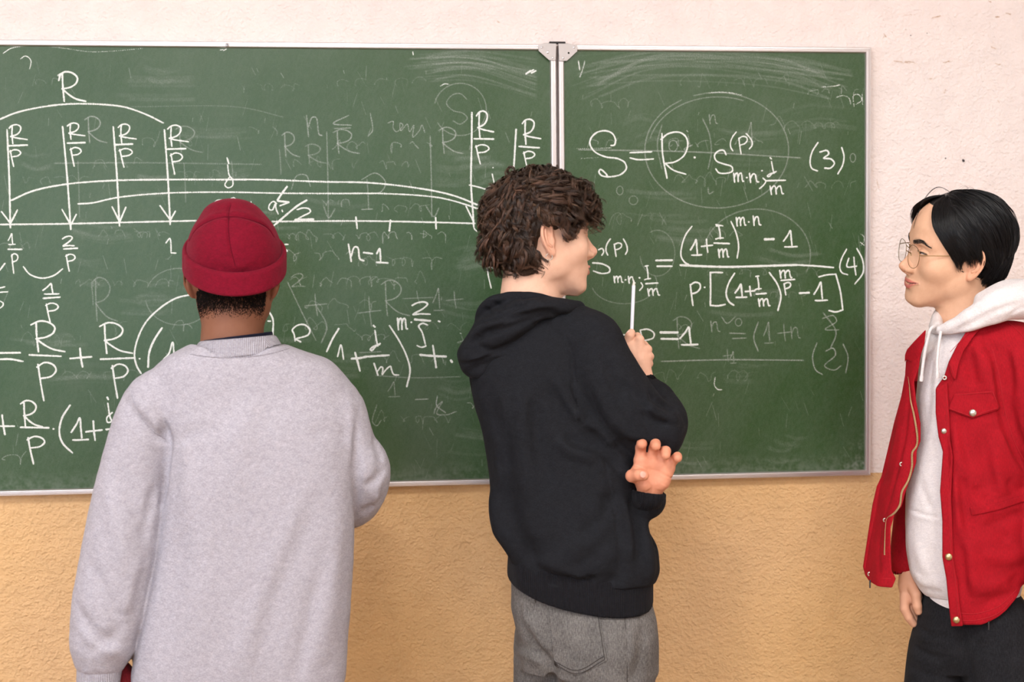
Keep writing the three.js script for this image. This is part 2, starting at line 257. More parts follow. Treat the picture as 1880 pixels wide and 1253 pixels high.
  Z4([628, 892, 600, 930, 582, 980, 578, 1030, 595, 1058, 612, 1068], 3.6); G4(1, 622, 954, 672, 1028, 4); G4('+', 672, 952, 722, 1012, 3.8); G4('f', 738, 888, 772, 952, 3.6); Z4([738, 884, 770, 890], 3); Z4([730, 969, 800, 972], 4); G4('m', 750, 996, 798, 1036, 3.8); Z4([808, 870, 832, 925, 843, 985, 836, 1038], 3.6);
  G4('m', 832, 850, 876, 890, 3.6); Z4([889, 872], 4); G4('n', 910, 845, 946, 888, 3.6); Z4([964, 952, 1004, 951], 5.4); G4(1, 1050, 912, 1112, 990, 4);
  Z4([575, 1071, 700, 1077, 800, 1079, 950, 1075, 1110, 1070], 5.2, .9); Z4([1110, 1070, 1200, 1075, 1280, 1082], 4.2);
  Z4([1340, 998, 1318, 1040, 1309, 1080, 1318, 1105, 1345, 1115], 3.4); Z4([1350, 1040, 1342, 1078, 1386, 1076], 3.6); Z4([1374, 1035, 1377, 1075, 1383, 1116], 3.6); Z4([1388, 995, 1413, 1045, 1416, 1105, 1378, 1158], 3.6);
  G5('p', 594, 286, 640, 388, 4); Z5([659, 308], 4.4); Z5([738, 243, 712, 242, 685, 243], 4); Z5([685, 243, 686, 320, 685, 388], 4.2); Z5([685, 388, 720, 390, 750, 384], 4.2);
  Z5([792, 246, 766, 290, 755, 338, 768, 372, 788, 387], 4); G5(1, 795, 295, 845, 355, 4.2); G5('+', 840, 305, 882, 345, 4); G5('f', 884, 258, 910, 320, 3.6); Z5([888, 338, 932, 335], 4); G5('m', 898, 358, 948, 392, 3.8); Z5([946, 243, 982, 295, 997, 348, 984, 410], 4);
  G5('m', 992, 232, 1046, 268, 3.8); Z5([997, 278, 1058, 273], 4); G5('p', 1010, 287, 1040, 342, 3.6); Z5([1080, 334, 1122, 332], 4.6); G5(1, 1144, 286, 1203, 370, 4); Z5([1165, 262, 1200, 253, 1240, 250], 3.8); Z5([1240, 250, 1260, 325, 1271, 408], 4); Z5([1271, 408, 1240, 417, 1210, 411], 4);
  Z5([165, 200, 205, 204, 238, 222, 238, 240, 205, 247, 168, 236], 3.8); Z5([190, 142, 206, 136, 213, 150, 205, 166], 3.4); G5('(', 222, 94, 242, 165, 3.4); G5('p', 258, 112, 292, 172, 3.4); G5(')', 300, 94, 318, 162, 3.4);
  G5('m', 258, 258, 298, 288, 3.4); Z5([309, 275], 3.8); G5('n', 322, 260, 352, 290, 3.4); Z5([371, 266], 4); Z5([378, 288, 386, 302, 372, 322], 3); G5('f', 394, 212, 420, 276, 3.2); Z5([400, 292, 452, 289], 3.8); G5('m', 408, 313, 460, 345, 3.6);
  Z5([445, 189, 515, 188], 4.4); Z5([450, 215, 515, 215], 4.2); Z5([250, 507, 258, 512, 262, 530], 3.2); Z5([285, 520, 308, 518], 3.6); Z5([290, 536, 300, 540], 3.6); Z5([375, 500, 382, 530], 3.6); Z5([375, 497, 410, 494, 436, 512, 432, 532, 400, 542, 384, 543], 3.6); Z5([465, 508, 540, 508], 5.4); Z5([468, 536, 540, 537], 5); G5(1, 550, 485, 628, 566, 4.4); Z5([706, 707, 703, 740, 718, 760, 738, 762], 3, .55);
  Z5([1345, 70, 1362, 80, 1366, 100, 1352, 122], 2.6, .45); Z5([1348, 108, 1366, 122], 2.4, .4);
  Z4([97, 535, 200, 533, 260, 530], 2.6, .35); Z4([105, 130, 112, 175], 3.2, .5); Z4([135, 130, 126, 165, 112, 205], 3, .5); Z4([110, 580, 200, 575], 2.4, .3); Z4([705, 278, 760, 274, 810, 278, 860, 288], 3.2, .42); Z4([1225, 250, 1285, 246, 1310, 240], 3, .5); Z4([1290, 300, 1320, 290, 1350, 300, 1360, 330], 2.6, .45); Z4([1375, 340, 1372, 290, 1395, 285, 1410, 310, 1385, 330], 2.6, .5); Z4([1412, 280, 1414, 335], 2.6, .4); Z4([1170, 270, 1210, 262], 2.4, .3);
  // --- half-erased older writing
  const gz = (a, al = .2, w = 3.2) => line(a, w, al, true);
  const ring = (cx, cy, rx, ry, a0, a1, al, w) => { const q = []; for (let i = 0; i <= 26; i++) { const t = lerp(a0, a1, i / 26); q.push(cx + rx * Math.cos(t), cy + ry * Math.sin(t)); } gz(q, al, w); };
  ring(1316, 276, 132, 106, -1.9, 4.2, .2, 3); ring(1318, 278, 128, 100, -2.9, -1.2, .2, 2.6); ring(1390, 468, 98, 84, -3.0, .4, .17, 3); ring(1207, 465, 32, 42, -2, 3, .14, 2.6); ring(1146, 520, 60, 38, -0.4, 2.9, .15, 2.6);
  ring(845, 201, 48, 48, -2.9, 2.6, .2, 2.6); gz([857, 182, 845, 172, 830, 175, 820, 190, 832, 203, 850, 208, 858, 217, 845, 228, 832, 222], .22, 2.6); ring(329, 545, 62, 52, -2.8, 3, .17, 2.6);
  gz([1062, 275, 1270, 279, 1470, 290], .24, 3.4); gz([1214, 664, 1330, 661, 1475, 662], .3, 3.2); gz([100, 300, 250, 299, 480, 302], .12, 3.4); gz([240, 196, 440, 197, 520, 215], .08, 2.6);
  put('n', 563, 212, 592, 251, 2.8, .34, true); gz([640, 212, 612, 227, 645, 230], .36, 2.8); gz([614, 236, 644, 235], .25, 2.6); gz([680, 208, 684, 240, 676, 250], .3, 2.6);
  gz([712, 226, 722, 223, 722, 235, 728, 242, 740, 230, 735, 226, 736, 240, 748, 228, 752, 242, 760, 230, 758, 252, 770, 240, 775, 230, 780, 243], .28, 2.4);
  for (const [x0, y0, x1, y1, a] of [[156, 214, 196, 262, .3], [612, 238, 660, 282, .3], [806, 234, 850, 282, .3], [322, 232, 372, 280, .18], [518, 243, 550, 288, .26], [560, 265, 600, 300, .16], [168, 510, 216, 590, .2], [700, 515, 752, 580, .26], [1236, 582, 1284, 640, .2]]) put('Q', x0, y0, x1, y1, 3, a, true);
  for (const [x, y0, y1, a] of [[600, 242, 405, .22], [790, 250, 398, .26], [513, 275, 320, .15], [143, 296, 400, .13], [674, 330, 384, .22], [338, 300, 372, .14], [425, 296, 330, .13], [168, 520, 560, .15]]) gz([x, y0, x + 2, lerp(y0, y1, .5), x + 3, y1], a, 2.8);
  gz([664, 330, 690, 318, 708, 335, 700, 352, 680, 356], .3, 2.6); gz([664, 385, 684, 384], .3, 2.6); gz([535, 348, 545, 323, 562, 322, 570, 342], .25, 2.6); gz([594, 378, 604, 400, 615, 384], .2); gz([782, 378, 797, 398, 806, 382], .2);
  gz([1510, 585, 1530, 580, 1536, 590, 1515, 605, 1540, 606], .3, 2.6); gz([1500, 630, 1492, 655, 1498, 680, 1510, 688], .34, 2.8); gz([1516, 645, 1530, 640, 1534, 652, 1514, 672, 1532, 680, 1544, 672], .34, 2.8); gz([1548, 632, 1557, 655, 1553, 685], .34, 2.8);
  gz([1392, 592, 1384, 620, 1392, 645], .3); put('1', 1402, 592, 1420, 632, 2.8, .25, true); put('+', 1428, 596, 1452, 626, 2.8, .25, true); put('n', 1452, 600, 1470, 622, 2.6, .22, true); gz([1512, 575, 1535, 610, 1525, 640], .24); gz([1340, 612, 1368, 613], .3, 3); gz([1345, 622, 1370, 621], .25, 3); put('n', 1305, 590, 1322, 610, 2.6, .3, true); gz([1325, 582, 1335, 594, 1350, 582], .3, 2.6); ring(1356, 592, 6, 7, 0, 6.3, .25, 2.4); put('1', 1340, 646, 1352, 668, 2.6, .25, true); put('+', 1328, 642, 1344, 664, 2.6, .2, true); ring(1566, 290, 5, 8, 0, 6.3, .3, 2.2);
  put('j', 1256, 240, 1272, 276, 2.4, .24, true); gz([1290, 218, 1302, 245, 1306, 280, 1300, 310], .2); put('n', 1302, 210, 1318, 228, 2.4, .26, true); put('1', 1372, 225, 1386, 262, 2.6, .22, true); gz([1215, 230, 1207, 265, 1215, 310], .18); ring(1236, 268, 8, 10, 0, 6.3, .25, 2.4); ring(1138, 350, 6, 8, 0, 6.3, .2, 2.4); ring(1163, 368, 8, 8, 0, 6.3, .16, 2.4); gz([1300, 345, 1302, 356, 1310, 352], .2);
  put('+', 740, 535, 795, 560, 2.6, .18, true); put('1', 795, 530, 815, 572, 2.8, .25, true); put('+', 820, 535, 850, 566, 2.6, .22, true); put('+', 560, 540, 600, 580, 2.8, .24, true); put('+', 658, 545, 700, 600, 2.8, .24, true); put('2', 535, 503, 560, 528, 2.6, .22, true); gz([528, 518, 555, 575, 580, 625], .24, 2.6); gz([580, 560, 600, 600, 590, 630], .2);
  gz([797, 760, 800, 750, 812, 738, 802, 760, 820, 762, 838, 756], .3, 2.8); gz([803, 728, 802, 745, 818, 758], .42, 3); gz([763, 734, 786, 733], .34, 2.8); put('j', 840, 612, 856, 630, 2.2, .18, true); gz([692, 744, 684, 775, 692, 782, 700, 772], .24, 2.6); put('1', 712, 702, 734, 730, 2.6, .22, true); gz([690, 690, 760, 694, 845, 692], .16, 2.8); gz([660, 648, 700, 646], .2);
  // scribbled lines of erased script, too faint to read
  reseed(515);
  function scrawl(x, y, len, h, al) {
    let q = []; const end = x + len; let ph = rr(0, 6);
    while (x < end) {
      ph += rr(.6, 2.0); const tall = rnd() < .1 ? 2 : 1; q.push(x + Math.cos(ph) * h * rr(.1, .42), y + Math.sin(ph) * h * .42 * rr(.4, 1.3) * tall); x += h * rr(.05, .38);
      if (q.length > 9 && rnd() < .22) { gz(q, al * rr(.6, 1.2), 2.2); q = []; x += h * .7; }
    }
    if (q.length > 5) gz(q, al, 2.2);
  }
  for (const [x, y, l, h, a] of [[525, 435, 170, 18, .2], [700, 432, 120, 16, .22], [535, 518, 200, 20, .17], [640, 515, 170, 20, .14], [590, 372, 60, 16, .2], [700, 382, 90, 16, .16], [610, 268, 70, 16, .2], [715, 266, 80, 18, .2], [170, 300, 90, 20, .12], [250, 430, 60, 14, .1], [520, 600, 140, 20, .13], [320, 600, 40, 20, .18], [200, 600, 60, 24, .1], [10, 840, 50, 26, .28], [140, 520, 120, 14, .1], [250, 520, 70, 18, .12], [655, 620, 60, 18, .14], [770, 600, 90, 18, .12], [860, 745, 50, 20, .22], [1080, 262, 70, 18, .2], [1230, 262, 190, 18, .17], [1110, 700, 80, 14, .04], [1240, 600, 40, 20, .16], [1345, 540, 150, 16, .08], [1300, 430, 60, 14, .1], [1480, 168, 100, 14, .16], [700, 300, 60, 14, .14], [460, 240, 50, 20, .13], [0, 450, 60, 14, .1], [540, 300, 120, 18, .1], [60, 150, 60, 16, .08], [260, 260, 120, 18, .1], [440, 160, 110, 18, .08], [620, 150, 160, 20, .07], [40, 330, 120, 16, .08], [330, 320, 120, 16, .08], [520, 470, 130, 22, .18], [660, 480, 150, 20, .15], [560, 560, 160, 22, .13], [700, 660, 130, 20, .12], [300, 470, 40, 18, .12], [180, 430, 100, 16, .1], [40, 620, 120, 20, .08], [120, 690, 130, 20, .09], [690, 770, 150, 18, .1], [1240, 330, 160, 18, .1], [1120, 400, 110, 18, .1], [1290, 500, 220, 18, .08], [1200, 690, 200, 20, .06], [1420, 230, 120, 18, .09], [1250, 150, 220, 18, .07], [1080, 190, 90, 18, .08], [1480, 340, 90, 16, .1]]) scrawl(x, y, l, h, a);
  for (let i = 0; i < 420; i++) { const x = rr(0, 1590), y = rr(110, 860), t = rr(-.5, .5) + 1.5, l = rr(5, 34); if (Math.abs(x - 1023) < 25) continue; const x1 = x + l * Math.cos(t); if ((x < 1023) !== (x1 < 1023)) continue; gz([x, y, x1, y + l * Math.sin(t)], rr(.04, .16), rr(.8, 2)); }
  // eraser sweeps: long soft bundles of strokes
  for (let i = 0; i < 46; i++) { const left = rnd() < .62, x = left ? rr(0, 900) : rr(1050, 1440), y = rr(100, 860), dx = rr(30, 120), c = rr(-14, 14); for (let k = 0; k < 7; k++) { const o = rr(-26, 26), x2 = x + rr(-20, 20); gz([x2, y + o, x2 + dx * .5, y + o + c, x2 + dx, y + o + c * .6], rr(.006, .02), rr(3, 12)); } }
  for (let i = 0; i < 26; i++) { const y = rr(98, 150); gz([1050 + rr(0, 60), y + rr(0, 50), 1200, y - rr(0, 12), 1380 + rr(0, 60), y + rr(-4, 10), 1500 + rr(0, 70), y + rr(10, 40)], rr(.015, .045), rr(2, 9)); gz([740 + rr(0, 60), y, 860, y - rr(0, 10), 985, y + rr(6, 40)], rr(.02, .05), rr(2, 5)); }

  const greens = std({});
  function surface(s) {
    const A = s.fresh.getImageData(0, 0, s.w, s.h).data, B = s.ghost.getImageData(0, 0, s.w, s.h).data;
    reseed(s.w);
    const gw = s.w, gh = s.h, white = new Float32Array(gw * gh); for (let i = 0; i < white.length; i++) white[i] = rnd();
    const d = new Uint8Array(gw * gh * 4), rough = new Uint8Array(gw * gh * 4), base = lin(38, 73, 28), chalk = lin(232, 234, 232);
    const toS = (v) => (v <= 0.0031308 ? v * 12.92 : 1.055 * Math.pow(v, 1 / 2.4) - 0.055) * 255;
    for (let y = 0; y < gh; y++) for (let x = 0; x < gw; x++) {
      const i = y * gw + x, x1 = x + 1 < gw ? i + 1 : i, y1 = y + 1 < gh ? i + gw : i;
      const grain = (white[i] * 2 + white[x1] + white[y1]) / 4;                       // tooth of the slate, about a millimetre
      const f = A[i * 4] / 255, q = B[i * 4] / 255, xm = x / PPM + s.x0, ym = y / PPM;
      const fine = noise3(xm * 170 + ym * 40, ym * 90, 3.3), weave = noise3(xm * 420, ym * 300, 8.1), patch = fbm(xm * 5, ym * 4.4, 5.2, 3), swipe = noise3(xm * 22 + ym * 9, ym * 5, 6.6);
      let dust = 0.017 + 0.014 * fine + 0.016 * weave + 0.03 * patch + 0.012 * swipe;
      const ex = Math.min(x, gw - x) / PPM, ey = (gh - y) / PPM;                         // loose chalk caught along the lower edge and corners, as clumps
      const clump = noise3(xm * 60, ym * 60, 1.7) + 0.7 * noise3(xm * 150, ym * 150, 4.1);
      if (ey < 0.06) dust += 0.10 * (1 - ey / 0.06) * clamp(clump + 0.55, 0, 1);
      if (s.x0 > 0 && ex < 0.08 && ey < 0.12) dust += 0.14 * clamp(clump + 0.1, 0, 1) * (1 - ex / 0.08) * (1 - ey / 0.12) * 2;
      if (ex < 0.024 && clump > 0.1) dust += 0.12 * (clump - 0.1) * (1 - ex / 0.024);
      dust += q * 0.62 * (0.45 + 1.1 * grain) * (0.8 + 0.5 * weave);
      const cov = clamp(clamp((f * 1.2 - grain * (1.06 - 0.16 * f)) * 1.45, 0, 1) + Math.max(0, dust), 0, 0.97);
      const j = (gh - 1 - y) * gw + x;                                                   // DataTexture rows run upwards
      for (let c = 0; c < 3; c++) d[j * 4 + c] = toS(lerp(base[c] * (1 + 0.05 * weave + 0.04 * patch), chalk[c], cov));
      d[j * 4 + 3] = 255; rough[j * 4 + 1] = clamp(0.36 + 0.55 * cov + 0.05 * fine, 0, 1) * 255; rough[j * 4 + 3] = 255;
    }
    const t = new THREE.DataTexture(d, gw, gh); t.colorSpace = THREE.SRGBColorSpace; t.magFilter = THREE.LinearFilter; t.needsUpdate = true;
    const r = new THREE.DataTexture(rough, gw, gh); r.magFilter = THREE.LinearFilter; r.needsUpdate = true;
    return phy({ map: t, roughnessMap: r, roughness: 1, metalness: 0, specularIntensity: 1 });
  }
  const alu = phy({ color: srgb(214, 208, 208), metalness: 0.85, roughness: 0.34, bumpMap: dataTex(256, 256, (x, y) => 0.5 + 0.5 * noise3(x / 2, y / 64, 2.1, 128, 4), { repeat: [8, 8] }), bumpScale: 0.0001 });
  const zinc = phy({ color: srgb(178, 172, 170), metalness: 0.8, roughness: 0.46 }), dark = std({ color: srgb(30, 26, 24), roughness: 0.6 }), screwM = phy({ color: srgb(205, 203, 206), metalness: 0.9, roughness: 0.28 });
  const board = thing('chalkboard', 'green chalkboard of two aluminium framed leaves covered in white chalk formulas', 'chalkboard', new THREE.Vector3(0, BOARD_Y, 0));
  // aluminium profile: [inset from the outer edge, depth]
  const PROFILE = [[0, -0.024], [0, -0.004], [0.0006, -0.0015], [0.002, -0.0002], [0.0052, 0], [0.0056, -0.0013], [0.0064, -0.0013], [0.0068, 0], [0.009, 0], [0.0093, -0.0011], [0.0101, -0.0011], [0.0104, 0], [0.0116, -0.0003], [0.0128, -0.002], [0.0142, -0.0052], [0.0142, -0.012]];
  function rail(l, side) {
    const pos = [], W = l.x1 - l.x0, at = (o, z, k) => { const c = [[l.x0 + o, o], [l.x1 - o, o], [l.x1 - o, 1 - o], [l.x0 + o, 1 - o]][k]; return [c[0], c[1], z]; };
    for (let i = 0; i + 1 < PROFILE.length; i++) {
      const a = at(...PROFILE[i], side), b = at(...PROFILE[i], (side + 1) % 4), c = at(...PROFILE[i + 1], (side + 1) % 4), e = at(...PROFILE[i + 1], side);
      pos.push(...a, ...b, ...c, ...a, ...c, ...e);
    }
    const g = new THREE.BufferGeometry(); g.setAttribute('position', new THREE.Float32BufferAttribute(pos, 3));
    const uv = []; for (let i = 0; i < pos.length; i += 3) uv.push(pos[i + (side % 2 ? 1 : 0)], pos[i + (side % 2 ? 0 : 1)] + pos[i + 2]);
    g.setAttribute('uv', new THREE.Float32BufferAttribute(uv, 2)); g.computeVertexNormals(); return g;
  }
  for (const k of ['left', 'right']) {
    const l = LEAVES[k];
    const p = new THREE.BoxGeometry(l.x1 - l.x0 - 0.004, 0.996, 0.012), uv = p.attributes.uv, ps = p.attributes.position;
    for (let i = 0; i < ps.count; i++) uv.setXY(i, (ps.getX(i) + (l.x1 - l.x0) / 2) / (l.x1 - l.x0), ps.getY(i) + 0.5);
    p.translate((l.x0 + l.x1) / 2, 0.5, FZ - 0.006);
    addMesh('writing_surface', p, surface(sheets[k]), board, k === 'left' ? 'wide green leaf with a time line and payment formulas in chalk' : 'narrow green leaf with formulas numbered (3) and (4) in chalk');
    for (let s = 0; s < 4; s++) addMesh('frame_rail', rail(l, s), alu, board);
  }
  const bp = (px, py) => { const p = onPlane(px, py, 0.002); return [p.x, p.y - BOARD_Y]; };
  const plate = (pts, holes = []) => {
    const s = new THREE.Shape(); pts.forEach((p, i) => { const [x, y] = bp(...p); i ? s.lineTo(x, y) : s.moveTo(x, y); });
    for (const [x, y, r] of holes) { const [a, b] = bp(x, y), h = new THREE.Path(); h.absarc(a, b, r, 0, 6.2832, true); s.holes.push(h); }
    const g = new THREE.ExtrudeGeometry(s, { depth: 0.0016, bevelEnabled: true, bevelSize: 0.0005, bevelThickness: 0.0005, bevelSegments: 2, curveSegments: 16 }); g.translate(0, 0, 0.0004); return g;
  };
  const pl = addMesh('hinge_plate', plate([[988.7, 82.5], [1000, 79.5], [1021, 79.2], [1020, 110.5], [1008.5, 110.5], [989.2, 93.5]]), zinc, board);
  const pr = addMesh('hinge_plate', plate([[1025.5, 79.2], [1038, 79.6], [1059.5, 83.6], [1059.7, 94], [1040.5, 111.6], [1027, 111.6]], [[1044, 97.3, 0.0022]]), zinc, board);
  addMesh('hinge_strap', box(0.036, 0.004, 0.016, 0.0005, 1.0035, -0.004), dark, board, 'dark strap bridging the two leaves');
  const dome = (r, h) => { const g = new THREE.SphereGeometry(r, 20, 10, 0, 6.2832, 0, 1.2); g.rotateX(Math.PI / 2); g.scale(1, 1, h / r); return g; };
  for (const [x, y, par, r] of [[994.9, 87, pl, .0032], [1005.8, 96, pl, .0042], [1015, 106.4, pl, .0032], [1054, 86.8, pr, .0034], [1034.2, 106.8, pr, .0034]]) {
    const [a, b] = bp(x, y), s = addMesh('screw', dome(r, .0022).translate(a, b, 0.0012), screwM, par);
    s.geometry = mergeGeometries([s.geometry.toNonIndexed(), box(r * 1.1, r * .2, .0004, a, b, .0031).toNonIndexed()]);
  }
  { const [a, b] = bp(417, 82); addMesh('screw', mergeGeometries([dome(.0045, .002).translate(a, b, 0), new THREE.TorusGeometry(.0024, .0006, 6, 18).translate(a, b, .0019)]), screwM, board); for (const r of [0, 1]) addMesh('screw_slot', box(r ? .0012 : .0042, r ? .0042 : .0012, .0012, a, b, .0018), dark, board); }
}
// ---------------------------------------------------------------- bodies and cloth: distance fields joined by a smooth minimum, meshed with surface nets
const smin = (a, b, k) => { const h = Math.max(k - Math.abs(a - b), 0) / k; return Math.min(a, b) - h * h * k * 0.25; };
const smax = (a, b, k) => -smin(-a, -b, k);
// tapered capsule between a and b
function cap(a, b, ra, rb = ra) {
  const [ax, ay, az] = a, bx = b[0] - ax, by = b[1] - ay, bz = b[2] - az, L = bx * bx + by * by + bz * bz || 1e-9;
  return (x, y, z) => { const px = x - ax, py = y - ay, pz = z - az, h = clamp((px * bx + py * by + pz * bz) / L, 0, 1), dx = px - bx * h, dy = py - by * h, dz = pz - bz * h; return Math.sqrt(dx * dx + dy * dy + dz * dz) - ra - (rb - ra) * h; };
}
// ellipsoid, optionally turned by Euler angles
function ell(c, r, rot) {
  const [cx, cy, cz] = c, [rx, ry, rz] = r, m = rot ? new THREE.Matrix3().setFromMatrix4(new THREE.Matrix4().makeRotationFromEuler(new THREE.Euler(...rot))).transpose().elements : null;
  return (x, y, z) => {
    let px = x - cx, py = y - cy, pz = z - cz;
    if (m) { const qx = m[0] * px + m[3] * py + m[6] * pz, qy = m[1] * px + m[4] * py + m[7] * pz; pz = m[2] * px + m[5] * py + m[8] * pz; px = qx; py = qy; }
    const ax = px / rx, ay = py / ry, az = pz / rz, k0 = Math.sqrt(ax * ax + ay * ay + az * az); if (k0 < 1e-6) return -Math.min(rx, ry, rz);
    const bx = ax / rx, by = ay / ry, bz = az / rz; return k0 * (k0 - 1) / Math.sqrt(bx * bx + by * by + bz * bz);
  };
}
// chain of tapered capsules: [[x, y, z, r], ...] joined smoothly
function chain(P, k = 0) {
  const c = P.slice(1).map((p, i) => cap(P[i], p, P[i][3], p[3]));
  if (!k) return (x, y, z) => { let d = 1e9; for (const f of c) { const v = f(x, y, z); if (v < d) d = v; } return d; };
  return (x, y, z) => { let d = c[0](x, y, z); for (let i = 1; i < c.length; i++) d = smin(d, c[i](x, y, z), k); return d; };
}
// smooth curve through [x, y, z, r] points, sampled and used as a chain
function tube(P, n = 4, k = 0) {
  const v = new THREE.CatmullRomCurve3(P.map((p) => new THREE.Vector3(p[0], p[1], p[2])), false, 'centripetal'), N = (P.length - 1) * n, Q = [];
  for (let i = 0; i <= N; i++) { const t = i / N, q = v.getPoint(t), j = Math.min(P.length - 2, Math.floor(t * (P.length - 1))), u = t * (P.length - 1) - j; Q.push([q.x, q.y, q.z, lerp(P[j][3], P[j + 1][3], u * u * (3 - 2 * u))]); }
  return chain(Q, k);
}
// loft along y: rows [y, xLeft, xRight, zNear, zFar, power], superelliptic sections blended with a monotone spline
function stack(rows) {
  const ys = rows.map((r) => r[0]), n = rows.length, S = [];
  for (let c = 1; c < 6; c++) {
    const v = rows.map((r) => r[c] ?? 2.4), m = new Float64Array(n), d = new Float64Array(n);
    for (let i = 0; i + 1 < n; i++) d[i] = (v[i + 1] - v[i]) / (ys[i + 1] - ys[i]);
    m[0] = d[0]; m[n - 1] = d[n - 2]; for (let i = 1; i + 1 < n; i++) m[i] = d[i - 1] * d[i] <= 0 ? 0 : 2 * d[i - 1] * d[i] / (d[i - 1] + d[i]);
    S.push([v, m]);
  }
  const ev = (c, i, t, h) => { const [v, m] = S[c], t2 = t * t, t3 = t2 * t; return (2 * t3 - 3 * t2 + 1) * v[i] + (t3 - 2 * t2 + t) * h * m[i] + (3 * t2 - 2 * t3) * v[i + 1] + (t3 - t2) * h * m[i + 1]; };
  return (x, y, z) => {
    const yc = clamp(y, ys[0], ys[n - 1]); let i = 0; while (i < n - 2 && yc > ys[i + 1]) i++;
    const h = ys[i + 1] - ys[i], t = (yc - ys[i]) / h, xl = ev(0, i, t, h), xr = ev(1, i, t, h), zn = ev(2, i, t, h), zf = ev(3, i, t, h), p = ev(4, i, t, h);
    const a = (xr - xl) / 2, cx = (xr + xl) / 2, b = (zn - zf) / 2, cz = (zn + zf) / 2, ux = Math.abs(x - cx) / a, uz = Math.abs(z - cz) / b;
    const q = Math.pow(Math.pow(ux, p) + Math.pow(uz, p), 1 / p), r = Math.hypot(x - cx, z - cz), d2 = q > 1e-4 ? Math.min((q - 1) * r / q, (q - 1) * Math.max(a, b)) : -Math.min(a, b);
    const dy = Math.abs(y - yc); return dy > 0 ? (d2 > 0 ? Math.hypot(d2, dy) : dy) : Math.max(d2, Math.max(ys[0] - y, y - ys[n - 1]));
  };
}
// signed distance to a polygon in x, y
function poly(pts) {
  const n = pts.length;
  return (x, y) => {
    let d = 1e18, s = 1;
    for (let i = 0, j = n - 1; i < n; j = i++) {
      const [ax, ay] = pts[i], [bx, by] = pts[j], ex = bx - ax, ey = by - ay, wx = x - ax, wy = y - ay, t = clamp((wx * ex + wy * ey) / (ex * ex + ey * ey), 0, 1), qx = wx - ex * t, qy = wy - ey * t;
      d = Math.min(d, qx * qx + qy * qy);
      const c1 = y >= ay, c2 = y < by, c3 = ex * wy > ey * wx; if ((c1 && c2 && c3) || (!c1 && !c2 && !c3)) s = -s;
    }
    return s * Math.sqrt(d);
  };
}
// cloth folds: ridges (h > 0) or creases (h < 0) along polylines in 3-D, each [height, width, x, y, z, x, y, z, ...]
function folds(list) {
  const F = list.map(([h, w, ...p]) => {
    const P = []; for (let i = 0; i < p.length; i += 3) P.push(new THREE.Vector3(p[i], p[i + 1], p[i + 2]));
    const Q = P, bb = new THREE.Box3().setFromPoints(Q).expandByScalar(w * 2.6);
    return { h, w, Q, bb, n: Q.length - 1 };
  });
  return (x, y, z) => {
    let s = 0;
    for (const { h, w, Q, bb, n } of F) {
      if (x < bb.min.x || x > bb.max.x || y < bb.min.y || y > bb.max.y || z < bb.min.z || z > bb.max.z) continue;
      let best = 1e9, bt = 0;
      for (let i = 0; i < n; i++) {
        const a = Q[i], b = Q[i + 1], ex = b.x - a.x, ey = b.y - a.y, ez = b.z - a.z, t = clamp(((x - a.x) * ex + (y - a.y) * ey + (z - a.z) * ez) / (ex * ex + ey * ey + ez * ez), 0, 1);
        const dx = x - a.x - ex * t, dy = y - a.y - ey * t, dz = z - a.z - ez * t, d = dx * dx + dy * dy + dz * dz; if (d < best) { best = d; bt = (i + t) / n; }
      }
      s += h * Math.exp(-best / (w * w)) * Math.min(1, 4 * Math.min(bt + 0.04, 1.04 - bt));
    }
    return s;
  };
}
// a flat list x, y, x, y, ... smoothed and filled in
function along(p, n = 3) { const v = []; for (let i = 0; i < p.length; i += 2) v.push(new THREE.Vector3(p[i], p[i + 1], 0)); return (v.length > 2 ? new THREE.CatmullRomCurve3(v, false, 'centripetal') : new THREE.LineCurve3(...v)).getPoints((v.length - 1) * n).map((q) => [q.x, q.y]); }
// the same with points given as seen, [height, width, x, y, x, y, ...], laid on the near side of the surface f
function foldsOn(f, list, z0 = 300) {
  const hit = (x, y) => { let z = z0; for (let i = 0; i < 160; i++) { const d = f(x, y, z); if (d < 0.3) return z; z -= Math.max(0.5, d * 0.6); if (z < -320) break; } return 0; };
  return folds(list.map(([h, w, ...p]) => { const q = [h, w]; for (const [x, y] of along(p)) q.push(x, y, hit(x, y)); return q; }));
}
